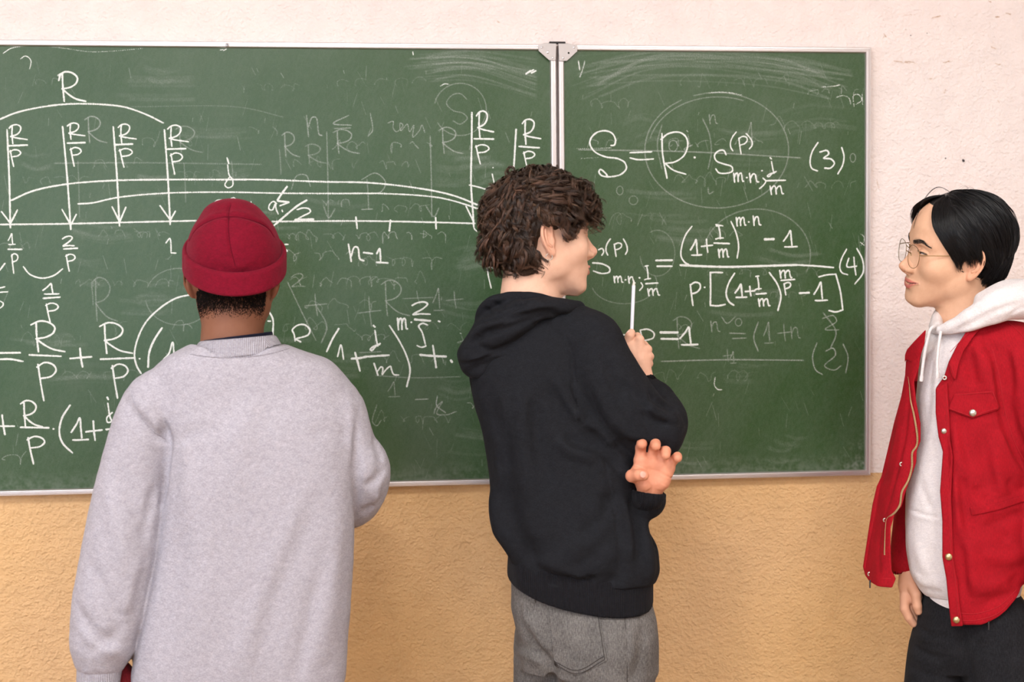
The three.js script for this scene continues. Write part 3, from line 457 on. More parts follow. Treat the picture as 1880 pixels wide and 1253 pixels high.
// mesh of f = 0 inside [lo, hi] with cells of size h, carried by the matrix M into metres and then made relative to the point base
function meshField(f, lo, hi, h, M, base, { colour, lip = 1.7, uvScale = 1 } = {}) {
  const N = [0, 1, 2].map((i) => Math.ceil((hi[i] - lo[i]) / h) + 1), [nx, ny, nz] = N, sy = nx, sz = nx * ny, G = new Float32Array(nx * ny * nz).fill(1e9), B = 6;
  for (let bz = 0; bz < nz; bz += B) for (let by = 0; by < ny; by += B) for (let bx = 0; bx < nx; bx += B) {
    const c = f(lo[0] + (bx + B / 2) * h, lo[1] + (by + B / 2) * h, lo[2] + (bz + B / 2) * h);
    if (Math.abs(c) > (B / 2 + 1) * 1.7321 * h * lip) continue;
    const ex = Math.min(nx, bx + B + 1), ey = Math.min(ny, by + B + 1), ez = Math.min(nz, bz + B + 1);
    for (let z = bz; z < ez; z++) for (let y = by; y < ey; y++) for (let x = bx; x < ex; x++) { const i = x + y * sy + z * sz; if (G[i] === 1e9) G[i] = f(lo[0] + x * h, lo[1] + y * h, lo[2] + z * h); }
  }
  const id = new Int32Array(nx * ny * nz).fill(-1), V = [], off = [0, 1, sy, sy + 1, sz, sz + 1, sz + sy, sz + sy + 1];
  const E = [[0, 1], [2, 3], [4, 5], [6, 7], [0, 2], [1, 3], [4, 6], [5, 7], [0, 4], [1, 5], [2, 6], [3, 7]];
  for (let z = 0; z < nz - 1; z++) for (let y = 0; y < ny - 1; y++) for (let x = 0; x < nx - 1; x++) {
    const i = x + y * sy + z * sz; let m = 0, bad = false;
    for (let k = 0; k < 8; k++) { const v = G[i + off[k]]; if (v === 1e9) { bad = true; break; } if (v < 0) m |= 1 << k; }
    if (bad || m === 0 || m === 255) continue;
    let px = 0, py = 0, pz = 0, n = 0;
    for (const [a, b] of E) {
      if (((m >> a) & 1) === ((m >> b) & 1)) continue;
      const va = G[i + off[a]], vb = G[i + off[b]], t = va / (va - vb);
      px += (a & 1) + t * ((b & 1) - (a & 1)); py += ((a >> 1) & 1) + t * (((b >> 1) & 1) - ((a >> 1) & 1)); pz += (a >> 2) + t * ((b >> 2) - (a >> 2)); n++;
    }
    id[i] = V.length / 3; V.push(lo[0] + (x + px / n) * h, lo[1] + (y + py / n) * h, lo[2] + (z + pz / n) * h);
  }
  const nv = V.length / 3, Nn = new Float32Array(nv * 3), e = h * 0.6, C = colour ? new Float32Array(nv * 3) : null;
  for (let i = 0; i < nv; i++) {
    let x = V[i * 3], y = V[i * 3 + 1], z = V[i * 3 + 2], gx = 0, gy = 0, gz = 0;
    for (let it = 0; it < 2; it++) {
      const a = f(x + e, y - e, z - e), b = f(x - e, y - e, z + e), c = f(x - e, y + e, z - e), d = f(x + e, y + e, z + e);
      gx = (a - b - c + d) / (4 * e); gy = (-a - b + c + d) / (4 * e); gz = (-a + b - c + d) / (4 * e);
      if (it === 0) { const g2 = gx * gx + gy * gy + gz * gz + 1e-6, k = clamp((a + b + c + d) / 4 / g2, -h, h) * 0.9; const s = Math.sqrt(g2), kk = clamp(k * s, -h * .7, h * .7) / s; x -= gx * kk; y -= gy * kk; z -= gz * kk; }
    }
    const L = Math.hypot(gx, gy, gz) || 1; V[i * 3] = x; V[i * 3 + 1] = y; V[i * 3 + 2] = z; Nn[i * 3] = gx / L; Nn[i * 3 + 1] = gy / L; Nn[i * 3 + 2] = gz / L;
    if (C) { const q = colour(x, y, z, gx / L, gy / L, gz / L); C[i * 3] = q[0]; C[i * 3 + 1] = q[1]; C[i * 3 + 2] = q[2]; }
  }
  const T = [];
  const quad = (a, b, c, d, flip) => { if (a < 0 || b < 0 || c < 0 || d < 0) return; if (flip) T.push(a, c, b, b, c, d); else T.push(a, b, c, b, d, c); };
  for (let z = 1; z < nz - 1; z++) for (let y = 1; y < ny - 1; y++) for (let x = 1; x < nx - 1; x++) {
    const i = x + y * sy + z * sz, v = G[i]; if (v === 1e9) continue; const s = v < 0;
    let w = G[i + 1]; if (w !== 1e9 && (w < 0) !== s) quad(id[i - sy - sz], id[i - sz], id[i - sy], id[i], s);
    w = G[i + sy]; if (w !== 1e9 && (w < 0) !== s) quad(id[i - 1 - sz], id[i - 1], id[i - sz], id[i], s);
    w = G[i + sz]; if (w !== 1e9 && (w < 0) !== s) quad(id[i - 1 - sy], id[i - sy], id[i - 1], id[i], s);
  }
  return finish(V, Nn, T, C, M, base, uvScale);
}
// to metres, box-mapped uv in metres, triangles turned to their normals
function finish(V, Nn, T, C, M, base, uvScale = 1) {
  const nv = V.length / 3, nm = new THREE.Matrix3().getNormalMatrix(M), v = new THREE.Vector3(), W = new Float32Array(nv * 3), WN = new Float32Array(nv * 3);
  for (let i = 0; i < nv; i++) { v.set(V[i * 3], V[i * 3 + 1], V[i * 3 + 2]).applyMatrix4(M).sub(base).toArray(W, i * 3); v.set(Nn[i * 3], Nn[i * 3 + 1], Nn[i * 3 + 2]).applyMatrix3(nm).normalize().toArray(WN, i * 3); }
  const map = new Map(), P = [], NN = [], UV = [], CC = [], I = [];
  for (let t = 0; t < T.length; t += 3) {
    const a = T[t], b = T[t + 1], c = T[t + 2];
    const n0 = WN[a * 3] + WN[b * 3] + WN[c * 3], n1 = WN[a * 3 + 1] + WN[b * 3 + 1] + WN[c * 3 + 1], n2 = WN[a * 3 + 2] + WN[b * 3 + 2] + WN[c * 3 + 2];
    const ax = Math.abs(n0), ay = Math.abs(n1) * 0.9, az = Math.abs(n2), k = ax > ay && ax > az ? 0 : ay > az ? 1 : 2;
    const ux = W[b * 3] - W[a * 3], uy = W[b * 3 + 1] - W[a * 3 + 1], uz = W[b * 3 + 2] - W[a * 3 + 2], wx = W[c * 3] - W[a * 3], wy = W[c * 3 + 1] - W[a * 3 + 1], wz = W[c * 3 + 2] - W[a * 3 + 2];
    const turn = (uy * wz - uz * wy) * n0 + (uz * wx - ux * wz) * n1 + (ux * wy - uy * wx) * n2 < 0;
    const put = (i) => {
      const key = i * 3 + k; let j = map.get(key);
      if (j === undefined) { j = P.length / 3; map.set(key, j); const X = W[i * 3], Y = W[i * 3 + 1], Z = W[i * 3 + 2]; P.push(X, Y, Z); NN.push(WN[i * 3], WN[i * 3 + 1], WN[i * 3 + 2]); k === 0 ? UV.push(Z * uvScale, Y * uvScale) : k === 1 ? UV.push(X * uvScale, Z * uvScale) : UV.push(X * uvScale, Y * uvScale); if (C) CC.push(C[i * 3], C[i * 3 + 1], C[i * 3 + 2]); }
      return j;
    };
    const i0 = put(a), i1 = put(b), i2 = put(c); turn ? I.push(i0, i2, i1) : I.push(i0, i1, i2);
  }
  const g = new THREE.BufferGeometry(); g.setAttribute('position', new THREE.Float32BufferAttribute(P, 3)); g.setAttribute('normal', new THREE.Float32BufferAttribute(NN, 3)); g.setAttribute('uv', new THREE.Float32BufferAttribute(UV, 2));
  if (C) g.setAttribute('color', new THREE.Float32BufferAttribute(CC, 3)); g.setIndex(I); return g;
}
// strands of hair, cords and wires: many thin tapering tubes in one geometry
class Strands {
  constructor() { this.P = []; this.N = []; this.C = []; this.I = []; }
  add(pts, r0, r1, sides, col, flat = 1) {
    const n = pts.length, t = new THREE.Vector3(), u = new THREE.Vector3(0.31, 0.83, 0.46), w = new THREE.Vector3(), at = this.P.length / 3;
    for (let i = 0; i < n; i++) {
      t.subVectors(pts[Math.min(n - 1, i + 1)], pts[Math.max(0, i - 1)]).normalize(); u.addScaledVector(t, -u.dot(t)).normalize(); w.crossVectors(t, u);
      const r = lerp(r0, r1, i / (n - 1));
      for (let s = 0; s < sides; s++) { const a = s / sides * 6.28318, c = Math.cos(a), q = Math.sin(a); this.P.push(pts[i].x + (u.x * c + w.x * q * flat) * r, pts[i].y + (u.y * c + w.y * q * flat) * r, pts[i].z + (u.z * c + w.z * q * flat) * r); this.N.push(u.x * c + w.x * q, u.y * c + w.y * q, u.z * c + w.z * q); if (col) this.C.push(...col); }
      if (i) for (let s = 0; s < sides; s++) { const a = at + (i - 1) * sides + s, b = at + (i - 1) * sides + (s + 1) % sides; this.I.push(a, b, a + sides, b, b + sides, a + sides); }
    }
  }
  // flat lock lying on the head: ups are the directions away from the scalp
  ribbon(pts, ups, r0, r1, col) {
    const n = pts.length, t = new THREE.Vector3(), w = new THREE.Vector3(), u = new THREE.Vector3(), at = this.P.length / 3;
    for (let i = 0; i < n; i++) {
      t.subVectors(pts[Math.min(n - 1, i + 1)], pts[Math.max(0, i - 1)]).normalize(); w.crossVectors(t, ups[i]).normalize(); u.crossVectors(w, t).normalize(); const r = lerp(r0, r1, i / (n - 1)), p = pts[i];
      for (const s of [1, -1]) { this.P.push(p.x + w.x * r * s, p.y + w.y * r * s, p.z + w.z * r * s); this.N.push(u.x + w.x * s * .7, u.y + w.y * s * .7, u.z + w.z * s * .7); this.C.push(...col); }
      if (i) { const a = at + i * 2; this.I.push(a - 2, a - 1, a, a - 1, a + 1, a); }
    }
  }
  geometry(M, base) { return finish(this.P, this.N, this.I, this.C.length ? this.C : null, M, base); }
}
// a standing figure is measured in photograph pixels (x right, y down, z towards the camera) on an upright plane at the depth dist, square to the line of sight to its middle xc
function figure(dist, xc) {
  const s = dist / FOCAL, a = Math.atan((xc - 940) / FOCAL), c = Math.cos(a), q = Math.sin(a);
  const X = camX.clone().multiplyScalar(c).addScaledVector(camZ, q), Z = camZ.clone().multiplyScalar(c).addScaledVector(camX, -q);
  const M = new THREE.Matrix4().makeBasis(X.clone().multiplyScalar(s * c), camY.clone().multiplyScalar(-s), Z.clone().multiplyScalar(s));
  M.setPosition(camP.clone().addScaledVector(camX, (xc - 940) * s).addScaledVector(camZ, -dist).addScaledVector(X, -xc * s * c).addScaledVector(camY, 626.5 * s));
  const inv = M.clone().invert();
  return {
    s, M, inv,
    near: (x, y, z, ...r) => { const k = 1 - z * s / dist; return [xc + (x - xc) * k, 626.5 + (y - 626.5) * k, z, ...r]; },     // a point seen at x, y that lies z closer
    world: (x, y, z) => new THREE.Vector3(x, y, z).applyMatrix4(M),
    base: (x, z) => { const p = new THREE.Vector3(x, 1200, z).applyMatrix4(M); p.y = 0; return p; },
    floorY: (x, z) => new THREE.Vector3().copy(camP).applyMatrix4(inv) && (() => { const a = new THREE.Vector3(x, 0, z).applyMatrix4(M), b = new THREE.Vector3(x, 1000, z).applyMatrix4(M); return 1000 * a.y / (a.y - b.y); })(),
    // head frame: millimetres, x to the person's right... y up, z out of the face
    head: (x, y, z, yaw, pitch, roll, k = 1) => { const R = new THREE.Matrix4().makeBasis(camX, camY, camZ).multiply(new THREE.Matrix4().makeRotationFromEuler(new THREE.Euler(pitch, yaw, roll, 'YXZ'))); const q = new THREE.Vector3(x, y, z).applyMatrix4(M); return new THREE.Matrix4().makeTranslation(q.x, q.y, q.z).multiply(R).multiply(new THREE.Matrix4().makeScale(k / 1000, k / 1000, k / 1000)); },
  };
}
// ---------------------------------------------------------------- heads, in millimetres: x to the person's left, y up from the eye line, z out of the face
const mir = (f) => (x, y, z) => f(Math.abs(x), y, z);
function earField(tilt = 0.16, flare = 0.42) {
  // local frame: a = outwards, y up, b = forwards
  const helix = tube([[3, -4, 3, 2.2], [5, 8, 8, 2.6], [6, 22, 9, 3], [7, 31, 2, 3.1], [9, 29, -9, 3.2], [11, 16, -17, 3.2], [11, 2, -18, 3.1], [9, -13, -14, 3], [6, -25, -7, 4], [3, -30, 0, 4.4], [1, -24, 5, 3.4]], 4);
  const plate = ell([3.5, 2, -4], [3.6, 29, 14.5]), lobe = ell([3.5, -27, -1], [3.6, 8, 7]), anti = tube([[7, 19, -6, 2.6], [8.5, 6, -10, 3], [8, -8, -8.5, 3], [6.5, -15, -2, 2.8]], 4), tragus = ell([4, -6, 7], [3.4, 6, 3.8]), concha = ell([6.6, -3, -1], [3.2, 11, 7.2]), root = ell([-3, 0, 2], [8, 25, 10]), back = ell([1, -2, -3], [2.6, 25, 13]);
  const ct = Math.cos(tilt), st = Math.sin(tilt), cf = Math.cos(flare), sf = Math.sin(flare);
  return (x, y, z) => {
    const dx = x - 72, dy = y + 14, dz = z + 16; if (dx * dx + dy * dy + dz * dz > 4200) return Math.sqrt(dx * dx + dy * dy + dz * dz) - 46;
    const y1 = ct * dy - st * dz, z1 = st * dy + ct * dz, a = cf * dx + sf * z1, b = -sf * dx + cf * z1;
    let d = smin(plate(a, y1, b), lobe(a, y1, b), 5); d = smin(d, helix(a, y1, b), 3); d = smin(smax(d, -concha(a, y1, b), 3), back(a, y1, b), 1.5); d = smin(d, anti(a, y1, b), 2.5); d = smin(d, tragus(a, y1, b), 3); return smin(d, root(a, y1, b), 5);
  };
}
function headField(o = {}) {
  const { nose = 0, open = 0, smile = 0, neck = [[0, -60, -16], [0, -200, -34], 54, 60], chin = 0, jawW = 1, eyelid = 0, cheek = 0 } = o;
  const cran = ell([0, 30, -13], [75, 88, 97]), fore = ell([0, 38, 22], [65, 60, 65]);
  const face = stack([[-119 - chin, -15 * jawW, 15 * jawW, 70, 34], [-109 - chin, -29 * jawW, 29 * jawW, 83, 6], [-95, -42 * jawW, 42 * jawW, 84, -8], [-75, -53 * jawW, 53 * jawW, 83, -18], [-50, -61, 61, 82, -22], [-25, -66, 66, 81, -26], [0, -69, 69, 79, -28], [25, -69, 69, 82, -30], [45, -66, 66, 80, -30]]);
  const jaw = mir(cap([49 * jawW, -58, -2], [20, -103 - chin, 66], 12, 13)), nk = cap(...neck), nk2 = cap([neck[0][0], neck[0][1] - 20, neck[0][2] - 18], [neck[1][0], neck[1][1], neck[1][2] - 8], neck[2] - 8, neck[3]);
  const BR = o.bridge || 0, bridge = tube([[0, 8, 83 + BR * .5, 7], [0, -8, 88 + BR, 7.2], [0, -24, 97 + BR * .6 + nose * .5, 7.8], [0, -34 + nose * .4, 104 + nose, 8.5]], 3), tip = ell([0, -38, 105 + nose], [9.5, 8.5, 10]), ala = mir(ell([11.5, -43, 95 + nose * .5], [7, 6.5, 10])), col = cap([0, -46, 104 + nose], [0, -51, 90], 4.5, 6), side = mir(cap([7, 4, 78], [11, -38, 88], 8, 8)), nostril = mir(ell([5.5, -48.5, 99 + nose], [3, 3.4, 5.5]));
  const S = smile, LP = o.lipOut || 0, muzzle = ell([0, -68, 60 + LP * .6], [34, 27, 27]), chinE = ell([0, -104 - chin, 68], [19, 14, 17]), dent = cap([-11, -91, 95], [11, -91, 95], 6.5);
  const chk = mir(ell([43, -33 + cheek * .5, 50 + cheek], [24, 22, 24])), brow = mir(tube([[7, 15, 82, 8], [26, 20, 77, 9], [47, 15, 61, 8]], 3)), socket = mir(ell([31, 0, 88], [17, 10.5, 13])), ball = mir(ell([31, -1, 67], [15, 12, 15]));
  // lips lie on the face: their depth is read off the surface below them
  const bare = (x, y, z) => smin(smin(smin(face(x, y, z), chk(x, y, z), 22), muzzle(x, y, z), 18), chinE(x, y, z), 14), zs = (x, y) => { let z = 130; for (let i = 0; i < 80; i++) { const d = bare(x, y, z); if (d < .15) break; z -= Math.max(.12, d * .8); } return z; };
  const ym = -71, lipT = (rows) => mir(tube(rows.map(([x, y, dz, r]) => [x, y, zs(x, y) + dz, r]), 3)), cy = ym + S * .55, cx = 25 + S * .9;
  const up = lipT([[0, ym + 3.4, LP - .4, 3.5], [8, ym + 3.9, LP * .9 - .4, 3.5], [17, ym + 2.4 + S * .2, LP * .3 - .6, 2.8], [cx, cy, -.6, 1.5]]), low = lipT([[0, ym - 5.4 - open, LP * .7 - .6, 4.3], [9, ym - 5 - open * .9, LP * .6 - .6, 4.1], [18, ym - 2.4 - open * .6 + S * .2, LP * .2 - .8, 3], [cx, cy, -.6, 1.5]]), slit = lipT([[0, ym - open * .5, LP + 3, 1 + open * .5], [10, ym - open * .45, LP * .9 + 3, 1 + open * .45], [19, ym + S * .16, LP * .2 + 2, 1], [cx + 1, cy, .6, .8]]);
  const lidU = mir(tube([[18, 1, 79, 1.8], [31, 6.5 - eyelid, 83, 2.2], [45, -.5, 74, 1.8]], 3)), lidL = mir(tube([[18, -1, 79, 1.6], [31, -6.8 + eyelid * .3, 82, 1.8], [45, -2.2, 74, 1.6]], 3)), ear = mir(earField(o.earTilt, o.earFlare)), gonial = mir(ell([50, -46, -2], [14, 36, 28]));
  const fold = mir(tube([[15, -42, 93, 1.2], [23, -54, 84, 1.6], [29 + S, -67, 73, 1.2]], 3));
  const lips = (x, y, z) => Math.min(up(x, y, z), low(x, y, z));
  const f = (x, y, z) => {
    let d = smin(cran(x, y, z), fore(x, y, z), 22); d = smin(d, face(x, y, z), 14);
    if (y < 60 || z < 40) { d = smin(d, nk(x, y, z), 22); d = smin(d, nk2(x, y, z), 18); }
    d = smin(d, jaw(x, y, z), 14); d = smin(d, gonial(x, y, z), 30);
    if (z > 20) {
      d = smin(d, chk(x, y, z), 22); d = smin(d, brow(x, y, z), 12); d = smin(d, muzzle(x, y, z), 18); d = smin(d, chinE(x, y, z), 14); d = smax(d, -socket(x, y, z), 10); d = smin(d, ball(x, y, z), 3.5);
      if (z > 60) {
        d = smin(d, lidU(x, y, z), 2.5); d = smin(d, lidL(x, y, z), 2.5); d = smin(d, side(x, y, z), 10); d = smin(d, bridge(x, y, z), 8); d = smin(d, tip(x, y, z), 7); d = smin(d, ala(x, y, z), 4.5); d = smin(d, col(x, y, z), 5); d = smax(d, -nostril(x, y, z), 2.5);
        d = smax(d, -dent(x, y, z), 8); d = smin(d, up(x, y, z), 4); d = smin(d, low(x, y, z), 4); d = smax(d, -slit(x, y, z), 1.6);
      }
    }
    return smin(d, ear(x, y, z), 4);
  };
  return { f, lips, slit, ear, lidU, lidL, ball, tip };
}
// skin colour of a head: lips, brows, lash line, iris; tone = linear rgb
function skinColour(H, tone, o = {}) {
  const lip = o.lip || tone.map((v, i) => v * [0.92, 0.62, 0.62][i]), hair = o.browCol || [0.02, 0.015, 0.012], brow = mir(tube([[12, 17.5, 89, 3], [26, 22.5, 87, 3.6], [40, 20.5, 77, 2.6], [49, 15.5, 66, 1.2]], 4));
  const e0 = o.eyelid || 0, lash = mir(tube([[17.5, -1.2, 81, .6], [24, 3.2 - e0 * .6, 86, .9], [33, 3.8 - e0 * .7, 86, 1], [41, .8 - e0 * .4, 80, .9], [47.5, -2.6, 73, .5]], 3));
  return (x, y, z) => {
    let c = tone.slice(); const mix = (t, k) => { if (k > 0) for (let i = 0; i < 3; i++) c[i] = lerp(c[i], t[i], k); };
    const m = noise3(x * .12, y * .12, z * .12), q = noise3(x * .45, y * .45, z * .45); for (let i = 0; i < 3; i++) c[i] *= 1 + (0.05 * m + 0.05 * q) * [0.5, 1, 1.1][i];
    if (z > 50) {
      mix(lip, sstep(1.6, -.4, H.lips(x, y, z)) * .9); if (y < -58 && y > -90) mix([0.10, 0.03, 0.03], sstep(.7, -.1, H.slit(x, y, z)) * sstep(1.6, .6, H.lips(x, y, z)) * .85);
      mix(hair, sstep(3.2, .4, brow(x, y, z)) * (o.brow ?? .8) * clamp(.75 + .6 * noise3(x * .8, y * 1.4, z * .4), 0, 1));
      mix(tone.map((v, i) => v * [1.0, .84, .84][i]), sstep(12, 0, H.tip(x, y, z)) * .5); 
      const ax = Math.abs(x); if (ax > 16 && ax < 47 && y > -12 && y < 11) {
        const open = o.lash && Math.abs(ax - 32) < 11 && y < 3 - e0 * .7 && y > -4.2 + e0 * .15 && z > 70 ? 1 : 0;
        if (open) { mix([.62, .58, .55], 1); const r = Math.hypot(ax - (o.gaze ?? 31), y + 1); mix([.06, .03, .02], sstep(6.2, 5.4, r)); mix([.005, .005, .005], sstep(2.8, 2.2, r)); }
        if (o.lash) mix([.016, .01, .009], sstep(1.7, .6, lash(x, y, z)) * .92);
      }
    }
    if (H.ear(x, y, z) < 2) mix(tone.map((v, i) => v * [1.0, .8, .76][i]), .55);
    return c;
  };
}
// ---------------------------------------------------------------- skin and cloth
const skinMat = phy({ vertexColors: true, roughness: 0.52, specularIntensity: 0.6, sheen: 0.15, sheenColor: new THREE.Color(0.5, 0.3, 0.25), sheenRoughness: 0.5, bumpMap: dataTex(512, 512, (x, y) => 0.5 + 0.3 * noise3(x / 512 * 96, y / 512 * 96, 1.1, 96, 96) + 0.3 * noise3(x / 512 * 180, y / 512 * 180, 6.1, 180, 180), { repeat: [14, 14] }), bumpScale: 0.00022 });
const fibre = (n, sx, sy, z) => (x, y) => noise3(x / n * sx, y / n * sy, z, sx, sy);
function heather(base, amp) {   // flecked melange knit, 0.22 m tile
  const a = fibre(512, 70, 120, 1.2), b = fibre(512, 130, 200, 4.7), c = fibre(512, 20, 26, 9.9), d = fibre(512, 36, 56, 2.6);
  return dataTex(512, 512, (x, y) => { const v = amp * (0.9 * a(x, y) + 0.6 * b(x, y) + 0.35 * c(x, y) + 0.5 * d(x, y)); return base.map((k, i) => k / 255 * (1 + v * [1, 1.02, 0.94][i])); }, { colour: true, repeat: [1 / 0.22, 1 / 0.22] });
}
const knitBump = dataTex(512, 512, (x, y) => 0.5 + 0.25 * Math.sin(x / 512 * 6.2832 * 96) * (0.6 + 0.4 * Math.sin(y / 512 * 6.2832 * 72)) + 0.3 * noise3(x / 512 * 60, y / 512 * 60, 2.2, 60, 60) + 0.2 * noise3(x / 512 * 16, y / 512 * 16, 7.2, 16, 16), { repeat: [1 / 0.14, 1 / 0.14] });
const ribBump = dataTex(256, 64, (x) => 0.5 + 0.5 * Math.sin(x / 256 * 6.2832 * 32), { repeat: [1 / 0.12, 1 / 0.12] });
const twill = dataTex(256, 256, (x, y) => 0.5 + 0.3 * Math.sin((x + y) / 256 * 6.2832 * 48) + 0.3 * noise3(x / 256 * 64, y / 256 * 16, 3.3, 64, 16), { repeat: [1 / 0.1, 1 / 0.1] });
function denim(base, amp, z) {
  const a = fibre(512, 200, 44, z), b = fibre(512, 60, 190, z + 3), c = fibre(512, 7, 9, z + 5), e = fibre(512, 180, 180, z + 8);
  return dataTex(512, 512, (x, y) => { const v = amp * (1.0 * a(x, y) + 0.45 * b(x, y) + 0.5 * c(x, y) + 0.6 * e(x, y)); return base.map((k) => k / 255 * (1 + v)); }, { colour: true, repeat: [1 / 0.3, 1 / 0.3] });
}
const cloth = (o) => phy({ roughness: 0.95, sheen: 0.35, sheenRoughness: 0.6, sheenColor: new THREE.Color(0.6, 0.6, 0.62), specularIntensity: 0.3, ...o });
const CL = {
  grey: cloth({ map: heather([172, 168, 177], 0.1), bumpMap: knitBump, bumpScale: 0.0008 }),
  greyRib: cloth({ map: heather([167, 163, 172], 0.1), bumpMap: ribBump, bumpScale: 0.0012 }),
  black: cloth({ map: heather([29, 30, 34], 0.2), bumpMap: knitBump, bumpScale: 0.0005, sheen: 0.06, sheenRoughness: .35, sheenColor: new THREE.Color(.35, .37, .42) }),
  blackRib: cloth({ map: heather([26, 26, 30], 0.2), bumpMap: ribBump, bumpScale: 0.0011, sheen: 0.1 }),
  white: cloth({ map: heather([226, 220, 220], 0.05), bumpMap: knitBump, bumpScale: 0.0006 }),
  red: cloth({ map: denim([158, 18, 31], 0.12, 2.1), bumpMap: twill, bumpScale: 0.0004, sheen: 0.15, sheenColor: new THREE.Color(0.6, 0.2, 0.2), roughness: 0.82 }),
  redIn: cloth({ map: denim([128, 12, 23], 0.14, 4.4), bumpMap: twill, bumpScale: 0.0004, sheen: 0.1 }),
  beanie: cloth({ map: heather([118, 15, 37], 0.12), bumpMap: knitBump, bumpScale: 0.0009, sheen: 0.4, sheenColor: new THREE.Color(0.75, 0.25, 0.35) }),
  beanieSeam: cloth({ color: srgb(88, 8, 26), sheen: 0 }),
  jeansGrey: cloth({ map: denim([104, 101, 99], 0.24, 6.2), bumpMap: twill, bumpScale: 0.0006, sheen: 0.1 }),
  jeansBlack: cloth({ map: denim([33, 33, 36], 0.3, 9.2), bumpMap: twill, bumpScale: 0.0006, sheen: 0.1 }),
  maroon: cloth({ map: denim([96, 22, 28], 0.2, 1.2), bumpMap: twill, bumpScale: 0.0005 }),
  navy: cloth({ map: denim([22, 24, 40], 0.2, 3.2), bumpMap: knitBump, bumpScale: 0.0004 }),
  leather: phy({ color: srgb(38, 34, 33), roughness: 0.5 }), sole: std({ color: srgb(220, 216, 210), roughness: 0.7 }),
  threadRed: cloth({ color: srgb(178, 40, 48), sheen: 0 }), threadGrey: cloth({ color: srgb(62, 58, 56) }),
};
// seam or piping: a thin thread along [x, y, z] points
const threadOn = (F, pts, r, base, n = 8) => { const s = new Strands(); s.add(new THREE.CatmullRomCurve3(pts.map((p) => new THREE.Vector3(...p)), false, 'centripetal').getPoints(pts.length * n), r, r, 6); return s.geometry(F.M, base); };
// put a guide point on the surface of f, coming from the camera side
const trace2 = (f, flat, lift = 0, n = 6) => along(flat, n).map(([x, y]) => onSurf(f, x, y, 220, lift));
const onSurf = (f, x, y, z0 = 260, lift = 0) => { let z = z0; for (let i = 0; i < 90; i++) { const d = f(x, y, z); if (d < 0.25) break; z -= Math.max(0.3, d * 0.55); if (z < -300) break; } return [x, y, z + lift]; };
// trousers, shoes and the hidden part of the body, shared by all three
function legsAndShoes(F, o) {   // o: hips [x, y, z], knees, ankles (each [[x, y, z], [x, y, z]]), radii
  const mid = o.hips, legs = [0, 1].map((i) => tube([[...o.tops[i], o.r[0]], [...o.knees[i], o.r[1]], [...o.ankles[i], o.r[2]]], 4));
  return legs;
}
function shoe(F, base, ankle, dir, parent) {  // ankle [x, y, z] in figure pixels, dir = world angle of the toe
  const p = F.world(...ankle).sub(base), g = new THREE.Group(); g.name = numbered('shoe'); g.position.set(p.x, 0, p.z); g.rotation.y = dir; parent.add(g);
  const prof = (w, l, h, y0) => { const s = new THREE.Shape(); s.absellipse(0, 0, w, l, 0, 6.2832); const e = new THREE.ExtrudeGeometry(s, { depth: h, bevelEnabled: true, bevelSize: 0.006, bevelThickness: 0.006, bevelSegments: 3, curveSegments: 28 }); e.rotateX(-Math.PI / 2); e.translate(0, y0, 0); return e; };
  const f = (x, y, z) => { let d = smin(ell([0, 34, 30], [42, 36, 118])(x, y, z), cap([0, 60, -40], [0, 100, -48], 40, 44)(x, y, z), 26); d = Math.max(d, 22 - y); return Math.max(d, y - 118); };
  addMesh('upper', meshField(f, [-60, 10, -110], [60, 130, 165], 4.5, new THREE.Matrix4().makeScale(.001, .001, .001), new THREE.Vector3()), CL.leather, g);
  addMesh('sole', prof(0.042, 0.125, 0.016, 0.006).translate(0, 0, 0.022), CL.sole, g);
}
// a relaxed hand hanging or reaching along (dx, dy, dz): palm, four fingers, thumb
const handShape = (c, dx, dz, dy) => { const [x, y, z] = c, q = [chain([[x, y, z, 24], [x + dx * 40, y + dy * 40, z + dz * 40, 30], [x + dx * 72, y + dy * 72, z + dz * 72, 24]], 10)]; for (let i = 0; i < 4; i++) { const o = (i - 1.5) * 15, bx = x + dx * 74 + (dz ? o : 0) * 1, bz = z + dz * 74 + (dy ? o : 0), by = y + dy * 74; q.push(chain([[bx, by, bz, 9.5], [bx + dx * 40 + 6, by + dy * 40, bz + dz * 40, 8.5], [bx + dx * 62 + 16, by + dy * 62, bz + dz * 62, 7.5]])); } q.push(chain([[x + dx * 25, y + dy * 25, z + dz * 25 - 18, 11], [x + dx * 55 + 14, y + dy * 55, z + dz * 55 - 32, 9.5], [x + dx * 78 + 22, y + dy * 78, z + dz * 78 - 30, 8]])); return (a, b, e) => { let d = q[0](a, b, e); for (let i = 1; i < q.length; i++) d = smin(d, q[i](a, b, e), 4); return d; }; };
